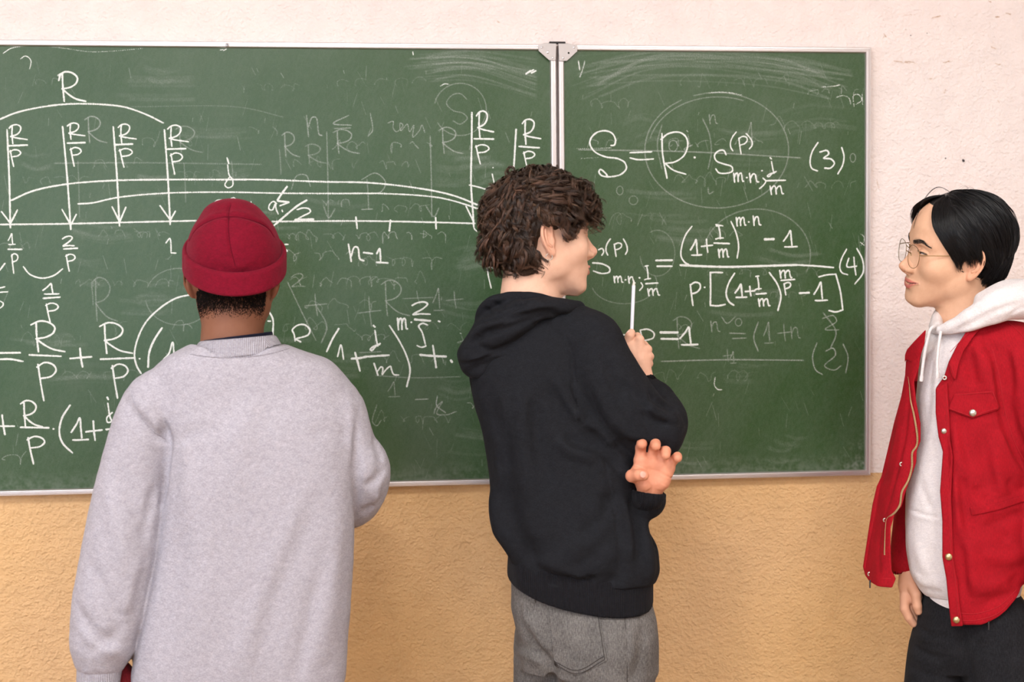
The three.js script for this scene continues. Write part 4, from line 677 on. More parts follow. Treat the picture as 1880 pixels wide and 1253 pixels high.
// ---------------------------------------------------------------- person seen from behind: red knit beanie, grey sweatshirt
{
  const F = figure(2.70, 430), base = F.base(440, -20), fl = F.floorY(440, -20);
  const P = thing('person', 'person seen from behind in a dark red beanie and loose grey sweatshirt', 'person', base);
  const Mh = F.head(430, 501, -24, Math.PI, 0.0, 0, 1.0), H = headField({ neck: [[0, -60, -12], [0, -190, -12], 55, 60], earFlare: .62, earTilt: .1 }), skin = lin(132, 86, 64);
  const hm = (x, y, z) => new THREE.Vector3(x, y, z).applyMatrix4(Mh).applyMatrix4(F.inv);
  // skin: head and neck, the hidden trunk and arms, both hands
  const headG = meshField(H.f, [-92, -165, -125], [92, 125, 130], 2.6, Mh, base, { colour: skinColour(H, skin, { lip: lin(120, 70, 62) }) });
  const trunk = (() => {
    const t = stack([[640, 380, 480, 40, -40], [690, 320, 560, 62, -60], [760, 318, 600, 80, -70], [1000, 330, 610, 85, -75], [1250, 310, 600, 80, -80], [1330, 320, 590, 70, -70]]);
    const la = tube([[300, 735, 0, 42], [236, 960, 8, 38], [192, 1190, 18, 26], [184, 1260, 22, 24]], 4), ra = tube([[600, 735, 0, 42], [660, 890, -4, 36], [628, 930, -150, 28], [612, 925, -235, 24]], 4);
    return (x, y, z) => smin(t(x, y, z), Math.min(la(x, y, z), ra(x, y, z)), 20);
  })();
  const one = () => skin;
  const trunkG = meshField(trunk, [130, 620, -280], [720, 1345, 130], 9, F.M, base, { colour: one });
  const lh = handShape([182, 1252, 22], 0.05, 0, 1), lhG = meshField(lh, [130, 1215, -60], [260, 1420, 80], 4, F.M, base, { colour: () => lin(150, 100, 80) });
  const rh = handShape([612, 925, -235], -0.3, -0.95, 0), rhG = meshField(rh, [520, 860, -420], [680, 990, -200], 4, F.M, base, { colour: one });
  addMesh('body', mergeGeometries([headG, trunkG, lhG, rhG]), skinMat, P);
  // short hair under the beanie, faded into the neck
  {
    const cap0 = ell([0, 30, -13], [77, 90, 99]), s = new Strands(); reseed(8);
    for (let i = 0; i < 9000; i++) {
      const az = rr(-1.75, 1.75), y = -92 + 74 * Math.pow(rnd(), .75); const dir = new THREE.Vector3(Math.sin(az), 0, -Math.cos(az));
      if (Math.abs(az) > 1.32 || (Math.abs(az) > 1.12 && y > -34)) continue; if (rnd() < sstep(-58, -92, y + 5 * noise3(az * 3, y * .1, 1))) continue;
      let r = 150, p = new THREE.Vector3(); for (let k = 0; k < 40; k++) { p.set(dir.x * r, y, dir.z * r - 12); const d = H.f(p.x, p.y, p.z); if (d < .4) break; r -= Math.max(.3, d * .7); }
      const L = rr(2.5, 5) * sstep(-96, -40, y) + 1, q = []; for (let k = 0; k < 4; k++) q.push(new THREE.Vector3(p.x + dir.x * (k * L * .22 - .6) + rr(-.8, .8), p.y - k * L * .3 + rr(-.5, .5), p.z + dir.z * (k * L * .22 - .6) + rr(-.8, .8)));
      s.add(q, .62, .3, 3, lin(...[34, 27, 24].map((v) => v * rr(.7, 1.25))));
    }
    addMesh('hair', s.geometry(Mh, base), cloth({ vertexColors: true, roughness: 0.8, sheen: 0 }), P, 'short black hair fading into the neck');
  }
  // beanie: crown with four seams meeting on top, and a rolled cuff that dips at the back
  {
    const crown = ell([430, 468, -8], [88, 98, 106]), top = ell([424, 392, -20], [44, 22, 54]);
    const seam = foldsOn((x, y, z) => smin(crown(x, y, z), top(x, y, z), 26), [[-5.5, 3, 424, 378, 421, 390, 420, 404, 420, 430, 424, 462, 432, 496], [-4.5, 3, 346, 446, 362, 424, 392, 408, 420, 404, 452, 406, 490, 420, 504, 440], [1.6, 8, 408, 440, 410, 480], [1.8, 9, 440, 430, 446, 470], [2.6, 9, 432, 490, 448, 502], [-2.5, 10, 380, 492, 430, 506, 480, 490], [1.6, 7, 362, 416, 392, 400, 420, 396, 452, 398, 490, 412]]);
    const inner = ell([430, 468, -8], [82, 92, 100]);
    const cf = (x, y, z) => { const mx = (x - 431) / 91, mz = (z + 8) / 107, q = (Math.sqrt(mx * mx + mz * mz) - 1) * 97, yy = (y - (476 + 0.47 * (z + 8))) * 0.9; const ax = Math.abs(q) - 2.5, ay = Math.abs(yy) - 16, r = 5.5; return Math.hypot(Math.max(ax + r - 5.5 + 3, 0), Math.max(ay + 3, 0)) + Math.min(Math.max(ax + 3, ay + 3), 0) - 6.2; };
    const f = (x, y, z) => { let d = smin(crown(x, y, z), top(x, y, z), 26) - seam(x, y, z); return Math.max(d, (y - (492 + 0.47 * (z + 8)))); };
    const shell = (x, y, z) => Math.max(f(x, y, z), -inner(x, y, z));
    const cr0 = (x, y, z) => smin(crown(x, y, z), top(x, y, z), 26) - seam(x, y, z), b = addMesh('beanie', meshField(shell, [325, 355, -135], [535, 580, 120], 2.4, F.M, base), CL.beanie, P, 'dark red knitted beanie with a seam down the back');
    for (const q of [[424, 380, 421, 392, 420, 404, 420, 430, 424, 462, 432, 494], [348, 446, 362, 425, 392, 409, 420, 404, 452, 407, 490, 421, 503, 438]]) addMesh('seam', threadOn(F, trace2(cr0, q, .1), .8, base, 2), CL.beanieSeam, b);
    const cuffFold = folds([[-1.2, 5, 340, 470, 20, 345, 500, 30], [1.5, 14, 470, 530, 95, 500, 512, 66]]);
    addMesh('cuff', meshField((x, y, z) => cf(x, y, z) - cuffFold(x, y, z), [325, 400, -135], [537, 575, 120], 2.4, F.M, base), CL.beanie, b);
  }
  // undershirt rim at the nape
  { const f = (x, y, z) => { const q = (Math.hypot((x - 436) / 62, (z - 3) / 62) - 1) * 62; return Math.hypot(q, Math.max(0, Math.abs(y - (634 - 0.13 * (x - 436))) - 14)) - 3.5; }; addMesh('undershirt', meshField(f, [355, 595, -90], [515, 670, 75], 3, F.M, base), CL.navy, P, 'navy undershirt rim at the nape'); }
  // sweatshirt
  {
    const torso = stack([[626, 362, 510, 70, -62, 2], [638, 338, 540, 76, -66, 2.1], [660, 302, 598, 86, -72, 2.3], [690, 286, 632, 92, -76, 2.4], [740, 286, 648, 98, -80, 2.5], [800, 300, 652, 110, -88, 2.6], [900, 300, 653, 114, -98, 2.6], [1000, 292, 652, 112, -104, 2.6], [1100, 268, 648, 110, -108, 2.6], [1180, 252, 641, 108, -110, 2.6], [1250, 242, 637, 104, -108, 2.6], [1264, 246, 633, 100, -104, 2.6]]);
    const ls = tube([[318, 706, 2, 46], [284, 752, 4, 62], [256, 830, 6, 61], [232, 960, 8, 68], [208, 1090, 14, 68], [195, 1160, 18, 60], [191, 1186, 20, 50]], 5), rs = tube([[584, 700, 2, 44], [618, 760, 4, 58], [640, 830, 2, 58], [662, 868, -8, 61], [654, 922, -60, 59], [630, 935, -150, 48], [618, 930, -210, 40]], 5);
    const f0 = (x, y, z) => smin(torso(x, y, z), Math.min(ls(x, y, z), rs(x, y, z)), 10);
    const F1 = foldsOn(f0, [[-11, 8, 296, 762, 312, 800, 309, 850, 303, 915], [5, 15, 336, 790, 348, 850, 342, 940], [-4.5, 9, 230, 728, 262, 765, 290, 795, 306, 806], [5, 12, 258, 730, 285, 764, 306, 790], [-4, 12, 222, 850, 250, 905, 266, 960], [3.5, 14, 200, 880, 225, 960, 240, 1040], [-5, 10, 290, 880, 276, 935, 268, 985], [4.5, 12, 262, 1000, 245, 1060, 238, 1110], [-5, 12, 176, 1010, 205, 1080, 232, 1130], [-4, 10, 150, 1090, 185, 1140, 230, 1165], [4, 12, 158, 1130, 190, 1160, 232, 1180], [-3, 12, 240, 1120, 210, 1150, 170, 1172],
      [-7, 8, 650, 770, 653, 830, 655, 900, 654, 960], [4, 14, 636, 720, 642, 780, 638, 850], [-4, 11, 688, 800, 700, 850, 694, 900], [4, 10, 702, 862, 690, 930], [-4, 9, 664, 900, 690, 880, 712, 862], [-4, 10, 664, 950, 690, 932],
      [-4, 22, 470, 1190, 520, 1040, 580, 900], [4, 26, 430, 1235, 480, 1080, 560, 900], [3.5, 30, 360, 1150, 370, 950, 400, 780], [-4, 22, 302, 1190, 322, 1060, 345, 950], [3, 20, 600, 1220, 610, 1050, 615, 900], [-3, 24, 400, 730, 470, 712, 560, 730], [-4, 16, 540, 1240, 560, 1130, 590, 1020], [3, 20, 560, 1240, 590, 1130, 612, 1000], [3, 22, 470, 700, 440, 800, 430, 900], [-3, 14, 318, 812, 360, 790, 410, 780], [-3, 14, 640, 800, 600, 790, 560, 790]]);
    const neckHole = cap([434, 560, 0], [434, 640, 2], 62, 60);
    const f = (x, y, z) => Math.max(f0(x, y, z) - 1.6 * F1(x, y, z) - 1.5 * noise3(x * .022, y * .016, z * .02) - .8 * noise3(x * .06, y * .05, z * .05), -neckHole(x, y, z), -Math.max((Math.hypot((x - 436) / 82, (z - 4) / 78) - 1) * 78, y - (650 - .085 * (x - 436))));
    const sw = addMesh('sweatshirt', meshField(f, [120, 596, -262], [735, 1275, 150], 4.6, F.M, base), CL.grey, P, 'loose heather grey sweatshirt with dropped shoulders');
    // ribbed collar, cuffs and hem
    const col = (x, y, z) => { const yc = 638 - 0.085 * (x - 436), mx = (x - 436) / 76, mz = (z - 4) / 72, q = (Math.sqrt(mx * mx + mz * mz) - 1) * 70, yy = y - yc, qq = q + 8 - (yy + 12) * .55; return Math.hypot(Math.max(0, Math.abs(yy) - 13), Math.max(0, Math.abs(qq) - 1.5)) - 4; };
    addMesh('collar', meshField(col, [335, 590, -90], [540, 670, 90], 2.8, F.M, base), CL.greyRib, sw);
    addMesh('cuff', meshField((x, y, z) => Math.max(chain([[190, 1200, 20, 41], [186, 1246, 22, 38]])(x, y, z), y - 1250 - .12 * (x - 186), -cap([188, 1190, 20], [186, 1300, 22], 32, 32)(x, y, z), 1190 - y), [138, 1180, -30], [240, 1266, 70], 2.8, F.M, base), CL.greyRib, sw);
    addMesh('cuff', meshField((x, y, z) => Math.max(chain([[618, 930, -205, 36], [614, 926, -245, 34]])(x, y, z), -cap([618, 930, -200], [610, 922, -300], 28, 28)(x, y, z), -250 - z), [560, 870, -262], [672, 985, -185], 3.4, F.M, base), CL.greyRib, sw);
    const hemF = stack([[1252, 243, 636, 104, -108, 2.6], [1275, 250, 630, 99, -104, 2.6], [1316, 262, 622, 92, -98, 2.6]]);
    addMesh('hem', meshField((x, y, z) => Math.max(hemF(x, y, z), 1252 - y), [225, 1240, -125], [655, 1325, 122], 5.5, F.M, base), CL.greyRib, sw);
    const seamPts = trace2(f, [352, 650, 392, 655, 440, 655.5, 490, 650, 530, 640], .8);
    addMesh('seam', threadOn(F, seamPts, 1.1, base), CL.greyRib, sw);
    addMesh('seam', threadOn(F, trace2(f, [246, 722, 262, 756, 284, 784, 308, 802], .3), 0.9, base), CL.greyRib, sw);
  }
  // trousers and shoes below the frame
  {
    const tops = [[330, 1330, -5], [545, 1330, -5]], kn = [[318, 1640, 0], [555, 1640, 0]], an = [[312, fl - 70, -20], [560, fl - 70, -20]];
    const hips = stack([[1230, 258, 626, 88, -95], [1330, 262, 622, 92, -92], [1420, 262, 622, 92, -92]]), L = [0, 1].map((i) => tube([[...tops[i], 74], [...tops[i].map((v, k) => k === 1 ? 1430 : v), 88], [...kn[i], 66], [...an[i], 50]], 4)), side = stack([[1205, 214, 236, 16, -16], [1300, 216, 300, 40, -40], [1420, 226, 340, 50, -50]]);
    addMesh('trousers', meshField((x, y, z) => Math.max(smin(smin(hips(x, y, z), side(x, y, z), 8), smin(L[0](x, y, z), L[1](x, y, z), 6), 24), y - (fl - 60)), [190, 1190, -125], [680, fl - 40, 125], 9, F.M, base), CL.maroon, P, 'dark red trousers');
    shoe(F, base, an[0], Math.PI + .1, P); shoe(F, base, an[1], Math.PI - .1, P);
  }
}
// ---------------------------------------------------------------- person in the middle: curly brown hair, black hooded sweatshirt, grey jeans, holding a white stick
const B = {};
{
  const F = B.F = figure(2.85, 1060), base = F.base(1050, -20), fl = F.floorY(1050, -20), near = F.near;
  const P = thing('person', 'person with curly brown hair in a black hooded sweatshirt and faded grey jeans', 'person', base);
  const Mh = F.head(995, 428, 0, 110 * Math.PI / 180, -0.03, 0.02, 1.03), H = headField({ neck: [[0, -62, -18], [4, -210, -30], 50, 60], nose: 0, open: 3.2, chin: 2, lipOut: 4, earFlare: 0.2, earTilt: .22 }), skin = lin(230, 184, 158);
  const headG = meshField(H.f, [-92, -165, -125], [92, 125, 130], 1.8, Mh, base, { colour: skinColour(H, skin, { lip: lin(206, 132, 124), browCol: [.06, .035, .02], eyelid: 1 }) });
  // trunk and arms under the clothes
  const rArm = [[1085, 625, 40], [1205, 795, 38], [1188, 716, -48]], lArm = [[940, 640, -60], [1010, 850, -150], near(1184, 924, 24)];
  const trunk = (() => {
    const t = stack([[590, 930, 1030, 45, -55], [640, 890, 1090, 55, -60], [760, 905, 1090, 70, -80], [950, 935, 1150, 75, -90], [1100, 960, 1180, 75, -85], [1180, 965, 1185, 70, -80]]);
    const ra = tube([[...rArm[0], 40], [...rArm[1], 34], [...rArm[2], 17]], 5), la = tube([[...lArm[0], 38], [...lArm[1], 32], [...lArm[2].slice(0, 3), 18]], 5);
    return (x, y, z) => smin(t(x, y, z), Math.min(ra(x, y, z), la(x, y, z)), 20);
  })();
  const trunkG = meshField(trunk, [880, 575, -260], [1270, 1195, 150], 8, F.M, base, { colour: () => skin });
  // right hand, seen from its back, closing on the stick
  const hz = -52, R = (x, y, z, r) => near(x, y, z + hz, r);
  const rFist = (() => {
    const palm = [ell(R(1168, 652, 2).slice(0, 3), [19, 31, 12], [0, 0, -0.3]), cap(R(1184, 700, 0).slice(0, 3), R(1172, 664, 2).slice(0, 3), 17.5, 20), cap(R(1158, 640, 4).slice(0, 3), R(1178, 672, 0).slice(0, 3), 12, 13), cap(R(1172, 634, 2).slice(0, 3), R(1188, 656, -2).slice(0, 3), 9.5, 9)];
    const thumb = chain([R(1157, 656, -4, 12), R(1150, 637, 0, 10), R(1156, 617, 6, 8.2), R(1159, 611, 6, 7.2)], 3), index = chain([R(1173, 640, 4, 10), R(1174, 624, 6, 8.6), R(1170, 618, -8, 7.4), R(1160, 618, -16, 7)], 2);
    const mid = chain([R(1182, 644, 1, 9.6), R(1188, 642, -6, 9), R(1182, 634, -22, 8), R(1170, 642, -26, 7.5)], 2), ring = chain([R(1188, 655, -1, 9), R(1192, 655, -8, 8.4), R(1186, 650, -24, 7.6), R(1174, 654, -26, 7)], 2), pinky = chain([R(1189, 668, -3, 8.4), R(1191, 668, -10, 7.8), R(1186, 664, -22, 7), R(1176, 664, -24, 6.5)], 2);
    const ten = foldsOn((x, y, z) => { let d = palm[0](x, y, z); for (const p of palm) d = smin(d, p(x, y, z), 9); return d; }, [[.9, 4, 1173, 640, 1176, 668], [.8, 4, 1182, 648, 1180, 672], [-.7, 4, 1178, 646, 1179, 668]], 60);
    return (x, y, z) => { let d = palm[0](x, y, z); for (let i = 1; i < 4; i++) d = smin(d, palm[i](x, y, z), 9); d = smin(d, index(x, y, z), 5); d = smin(d, thumb(x, y, z), 2.6); d = smin(d, mid(x, y, z), 3.5); d = smin(d, ring(x, y, z), 3); d = smin(d, pinky(x, y, z), 3); return d - ten(x, y, z); };
  })();
  const handTone = (k) => (x, y, z) => { const m = noise3(x * .09, y * .09, z * .09), q = noise3(x * .3, y * .3, z * .3); return k.map((v, i) => v * (1 + (0.06 * m + .05 * q) * [.4, 1, 1.1][i])); };
  const rHandG = meshField(rFist, [1120, 590, -120], [1215, 725, 0], 1.35, F.M, base, { colour: handTone(lin(228, 178, 152)) });
  // left hand, open palm towards the camera below the right elbow
  const lz = 74, L = (x, y, z, r) => near(x, y, z + lz, r);
  const lPalm = (() => {
    const p = [cap(L(1178, 846, 0).slice(0, 3), L(1187, 884, -4).slice(0, 3), 15, 17), cap(L(1196, 848, -2).slice(0, 3), L(1200, 884, -4).slice(0, 3), 14, 17), cap(L(1214, 852, -3).slice(0, 3), L(1208, 882, -3).slice(0, 3), 14, 17), cap(L(1228, 860, -2).slice(0, 3), L(1214, 882, -1).slice(0, 3), 11, 16), cap(L(1172, 868, 6).slice(0, 3), L(1184, 886, 4).slice(0, 3), 15, 16), ell(L(1196, 878, -6).slice(0, 3), [31, 26, 13]), cap(L(1194, 884, -8).slice(0, 3), L(1192, 912, -18).slice(0, 3), 24, 23)];
    const fg = [chain([L(1176, 836, -2, 10), L(1176, 822, 2, 9.4), L(1178, 815, 16, 9.2), L(1178, 816, 22, 8.6)], 2), chain([L(1196, 838, -3, 9.8), L(1200, 822, 2, 9.2), L(1203, 815, 16, 9.2), L(1204, 819, 26, 8.4)], 2), chain([L(1214, 842, -3, 9.6), L(1219, 828, 4, 9), L(1222, 828, 20, 8.8), L(1222, 836, 28, 8)], 2), chain([L(1230, 853, -2, 8.8), L(1239, 842, 4, 8.2), L(1243, 838, 16, 8), L(1244, 841, 24, 7.4)], 2)];
    const thumb = chain([L(1166, 874, 8, 13), L(1160, 874, 22, 11), L(1172, 872, 36, 10), L(1182, 873, 38, 9)], 3);
    const base0 = (x, y, z) => { let d = p[0](x, y, z); for (let i = 1; i < p.length; i++) d = smin(d, p[i](x, y, z), 7); return d; };
    const hollow = ell(L(1202, 868, 24).slice(0, 3), [19, 15, 12]);
    const lines = foldsOn(base0, [[-2.6, 2.1, 1166, 852, 1180, 857, 1196, 868, 1200, 880], [-2.4, 2, 1184, 852, 1204, 858, 1222, 868, 1232, 872], [-1.8, 2, 1162, 846, 1176, 850, 1188, 858], [-2, 2, 1182, 868, 1192, 880, 1192, 896], [2, 8, 1176, 880, 1186, 890], [2, 8, 1214, 880, 1206, 892]], 140);
    return (x, y, z) => { let d = base0(x, y, z); d = smax(d, -hollow(x, y, z), 8); d -= lines(x, y, z); for (const f of fg) d = smin(d, f(x, y, z), 3.6); return smin(d, thumb(x, y, z), 4.5); };
  })();
  const lHandG = meshField(lPalm, [1120, 785, 20], [1262, 940, 140], 1.35, F.M, base, { colour: handTone(lin(216, 146, 116)) });
  addMesh('body', mergeGeometries([headG, trunkG, rHandG, lHandG]), skinMat, P);
  // nails: thumb of the left hand and the thumb of the right hand
  { const n = (c, r, rot) => meshField(ell(c, r, rot), c.map((v, i) => v - 9), c.map((v) => v + 9), 1.1, F.M, base); addMesh('nail', n(L(1180, 871.5, 47).slice(0, 3), [6, 6.4, 1.6], [.1, .25, 0]), phy({ color: srgb(226, 164, 146), roughness: .35 }), P); addMesh('nail', n(R(1154, 613, 10.6).slice(0, 3), [4.6, 6.5, 1.6], [.1, -.25, .15]), phy({ color: srgb(240, 196, 184), roughness: .3 }), P); }
  // hair
  {
    const lump = (x, y, z) => 3 * noise3(x * .045, y * .045, z * .045) + 2.5 * noise3(x * .1, y * .1, z * .1);
    const capE = ell([0, 34, -15], [82, 86, 102]), back = ell([0, -20, -58], [64, 57, 54]), faceCut = ell([0, -60, 70], [120, 112, 90]), earCut = mir(ell([86, -40, -10], [36, 44, 31])), neckCut = cap([0, -118, 40], [0, -104, -150], 30, 36);
    const capF = (x, y, z) => { let d = smin(capE(x, y, z), back(x, y, z), 20) - lump(x, y, z); d = smax(d, -faceCut(x, y, z), 8); d = smax(d, -earCut(x, y, z), 8); return smax(d, -neckCut(x, y, z), 8); };
    const capG = meshField(capF, [-118, -110, -160], [118, 160, 130], 3.2, Mh, base, { colour: () => [.045, .028, .0185] });
    const s = new Strands(); reseed(4242);
    const C = new THREE.Vector3(0, 34, -13), RX = 80, RY = 84, RZ = 100, whorl = new THREE.Vector3(.1, .75, -.66).normalize();
    const surf = (d, off) => { const k = 1 / Math.sqrt((d.x / (RX + off)) ** 2 + (d.y / (RY + off)) ** 2 + (d.z / (RZ + off)) ** 2); return d.clone().multiplyScalar(k).add(C); };
    const C2 = new THREE.Vector3(0, -2, -44), lowSurf = (d, off) => { const k = 1 / Math.sqrt((d.x / (68 + off)) ** 2 + (d.y / (84 + off)) ** 2 + (d.z / (70 + off)) ** 2); return d.clone().multiplyScalar(k).add(C2); };
    let made = 0;
    for (let tries = 0; tries < 14000 && made < 1250; tries++) {
      const d = new THREE.Vector3(rr(-1, 1), rr(-1, 1), rr(-1, 1)); if (d.lengthSq() > 1 || d.lengthSq() < .05) continue; d.normalize();
      const nape = tries % 4 === 0, sf = nape ? lowSurf : surf, p0 = sf(d, 0); if (nape ? (p0.y > 10 || p0.y < -72 || p0.z > -22) : (p0.y < -40 || (p0.y < 6 && p0.z > -20))) continue; if (p0.z > 40 && p0.y < 64) continue; if (d.x > .35 && rnd() < .6) continue;
      const front = sstep(15, 70, p0.z), low = sstep(10, -50, p0.y), len = rr(58, 100) * (1 - .45 * low) * (1 + .12 * front), nst = 20, off0 = rr(2, 8), off1 = rr(7, 26) * (1 - .4 * low) * (1 - .6 * sstep(-10, -80, p0.z) * sstep(0, 60, p0.y)) * (1 - .55 * sstep(80, 118, p0.y)), nz = noise3(p0.x * .028, p0.y * .028, p0.z * .028 + 7), amp = rr(4, 8.5) * (.8 + .6 * front), wl = rr(36, 50) * (1 - .25 * front), ph = nz * 11 + rr(-.8, .8), hand = noise3(p0.x * .03 + 9, p0.y * .03, p0.z * .03) > 0 ? -1 : 1;
      const dir = d.clone(), guide = [], sideV = [], upV = []; const swirl = 2.2 * noise3(p0.x * .018, p0.y * .018 + 4, p0.z * .018) + rr(-.3, .3);
      for (let i = 0; i <= nst; i++) {
        const t = i / nst, nrm = new THREE.Vector3(dir.x / RX, dir.y / RY, dir.z / RZ).normalize();
        const flow = dir.clone().sub(whorl); flow.y -= .4; flow.z += .35 * front; flow.addScaledVector(dir, -flow.dot(dir)).normalize(); const lat = new THREE.Vector3().crossVectors(dir, flow).normalize(); flow.addScaledVector(lat, swirl * (1 - t)).normalize();
        const off = lerp(off0, off1, sstep(0, .45, t)) + (front > .4 ? 9 * sstep(.3, 1, t) * front : 0), q = sf(dir, off), a = ph + hand * t * len / wl * 6.28, A = amp * sstep(0, .3, t) * (1 + .7 * t);
        q.addScaledVector(lat, A * Math.cos(a)).addScaledVector(nrm, A * .8 * Math.sin(a)); const hf = H.f(q.x, q.y, q.z); if (hf < 2) q.addScaledVector(nrm, 2 - hf); guide.push(q); sideV.push(lat); upV.push(nrm.clone().addScaledVector(lat, .5 * Math.sin(a + 1))); dir.addScaledVector(flow, len / nst / 95).normalize();
      }
      let cut = nst; for (let i = 3; i <= nst; i++) { const q = guide[i]; if ((earDist(q) < 2 && q.y < 6) || q.y < -88 || (q.z > 46 && q.z < 62 && q.y < -2) || (q.z >= 62 && q.y < -10) || (q.z > 8 && q.y < -24) || (q.z > -12 && q.y < -34) || (q.z > 62 && q.y < 4 && rnd() < .3)) { cut = i - 1; break; } } if (cut < 6) continue;
      made++;
      const tone = .32 + 1.5 * Math.pow(rnd(), 1.7), warm = rr(.95, 1.15), col = [.064 * tone * warm, .035 * tone, .0215 * tone], thick = rr(2.4, 5), ns = 20;
      for (let k = 0; k < ns; k++) {
        const a = rr(0, 6.28), r = thick * Math.sqrt(rnd()), fr = rr(.75, 1), pts = [], ups = [], n1 = Math.max(5, Math.floor(cut * fr)), wob = rr(.4, 1.4), wp = rr(0, 6);
        for (let i = 0; i <= n1; i++) { const t = i / cut, w = .4 + .7 * Math.sin(Math.min(1, t * 1.02) * 3.0), ca = a + t * 1.8; pts.push(guide[i].clone().addScaledVector(sideV[i], r * w * Math.cos(ca) + wob * .5 * Math.sin(i * .8 + wp)).addScaledVector(upV[i], r * w * Math.sin(ca))); ups.push(upV[i]); }
        const v = rr(.65, 1.4); s.ribbon(pts, ups, .62, .12, col.map((c) => c * v));
      }
    }
    function earDist(p) { return Math.hypot(Math.abs(p.x) - 78, (p.y + 16) * .8, p.z + 16) - 25; }
    // loose curls over the forehead and stray hairs on top
    for (let i = 0; i < 130; i++) {
      const front = i < 64, d = front ? new THREE.Vector3(rr(-.6, .2) , rr(.12, .6), rr(.7, 1)).normalize() : new THREE.Vector3(rr(-.95, .4), rr(.35, 1), rr(-.5, .95)).normalize(), p = surf(d, front ? rr(12, 22) : rr(7, 15)), R0 = rr(4.5, 9), turns = rr(.9, 1.8), ax = new THREE.Vector3(rr(-1, 1), rr(-.5, .5), rr(-.4, .4)).normalize(), u = new THREE.Vector3().crossVectors(ax, d).normalize(), v = d.clone(), a0 = rr(0, 6), drift = new THREE.Vector3(0, front ? rr(-34, -4) : rr(-14, 3), front ? rr(6, 16) : 0), tone = rr(.7, 1.5);
      for (let k = 0; k < (front ? 11 : 13); k++) {
        const q = [], o = new THREE.Vector3(rr(-1.7, 1.7), rr(-1.7, 1.7), rr(-1.7, 1.7)), n = 24, e = rr(.75, 1);
        for (let j = 0; j <= n; j++) { const t = j / n * e, a = a0 + t * turns * 6.28, r = R0 * (1 - .3 * t); q.push(p.clone().addScaledVector(u, r * Math.cos(a)).addScaledVector(v, r * Math.sin(a)).addScaledVector(drift, t).addScaledVector(ax, 9 * t).add(o)); }
        s.add(q, .5, .22, 3, [.058 * tone, .033 * tone, .02 * tone]);
      }
    }
    const hairMat = phy({ vertexColors: true, roughness: 0.42, specularIntensity: 0.7, sheen: 0.2, sheenColor: new THREE.Color(.4, .3, .2), sheenRoughness: .4 });
    const capM = addMesh('hair', mergeGeometries([capG, s.geometry(Mh, base)]), hairMat, P, 'curly dark brown hair covering the top of the ear');
  }
  // small hoop earring
  { const p = new THREE.Vector3(-78, -49, -17), g = new THREE.TorusGeometry(6.2, .9, 8, 28, 5.6); g.rotateY(1.25); g.translate(p.x, p.y, p.z); g.applyMatrix4(Mh); g.translate(-base.x, -base.y, -base.z); addMesh('earring', g, phy({ color: srgb(190, 180, 170), metalness: 1, roughness: .25 }), P, 'small silver hoop earring'); }
  // hooded sweatshirt
  {
    const torso = stack([[562, 940, 1048, 52, -60, 2], [580, 905, 1092, 62, -70, 2.2], [610, 880, 1118, 72, -80, 2.4], [660, 864, 1128, 82, -90, 2.5], [720, 866, 1120, 90, -100, 2.5], [780, 881, 1142, 96, -108, 2.5], [850, 895, 1176, 100, -112, 2.5], [920, 903, 1180, 102, -116, 2.5], [970, 908, 1190, 104, -116, 2.5], [1010, 934, 1208, 100, -112, 2.6], [1045, 940, 1211, 98, -108, 2.6], [1068, 946, 1203, 96, -104, 2.6]]);
    const shld = tube([[1000, 596, 0, 34], [1060, 604, 24, 44], [1092, 640, 36, 54]], 4), upper = tube([[1086, 630, 34, 56], [1112, 690, 44, 62], [1150, 748, 44, 62], [1196, 792, 36, 54]], 5), elbow = tube([[1196, 792, 36, 54], [1216, 776, 10, 46], [1206, 744, -24, 40], [1190, 718, -46, 30]], 5), lsl = tube([[905, 640, -50, 56], [930, 760, -110, 60], [1010, 860, -150, 52], [1120, 915, -90, 44], near(1188, 918, 34, 34)], 5);
    const f0 = (x, y, z) => { let d = smin(torso(x, y, z), shld(x, y, z), 24); d = smin(d, upper(x, y, z), 12); d = smin(d, elbow(x, y, z), 8); let l = lsl(x, y, z); if (x > 1138) l = smax(l, 897 - y, 5); return smin(d, l, 10); };
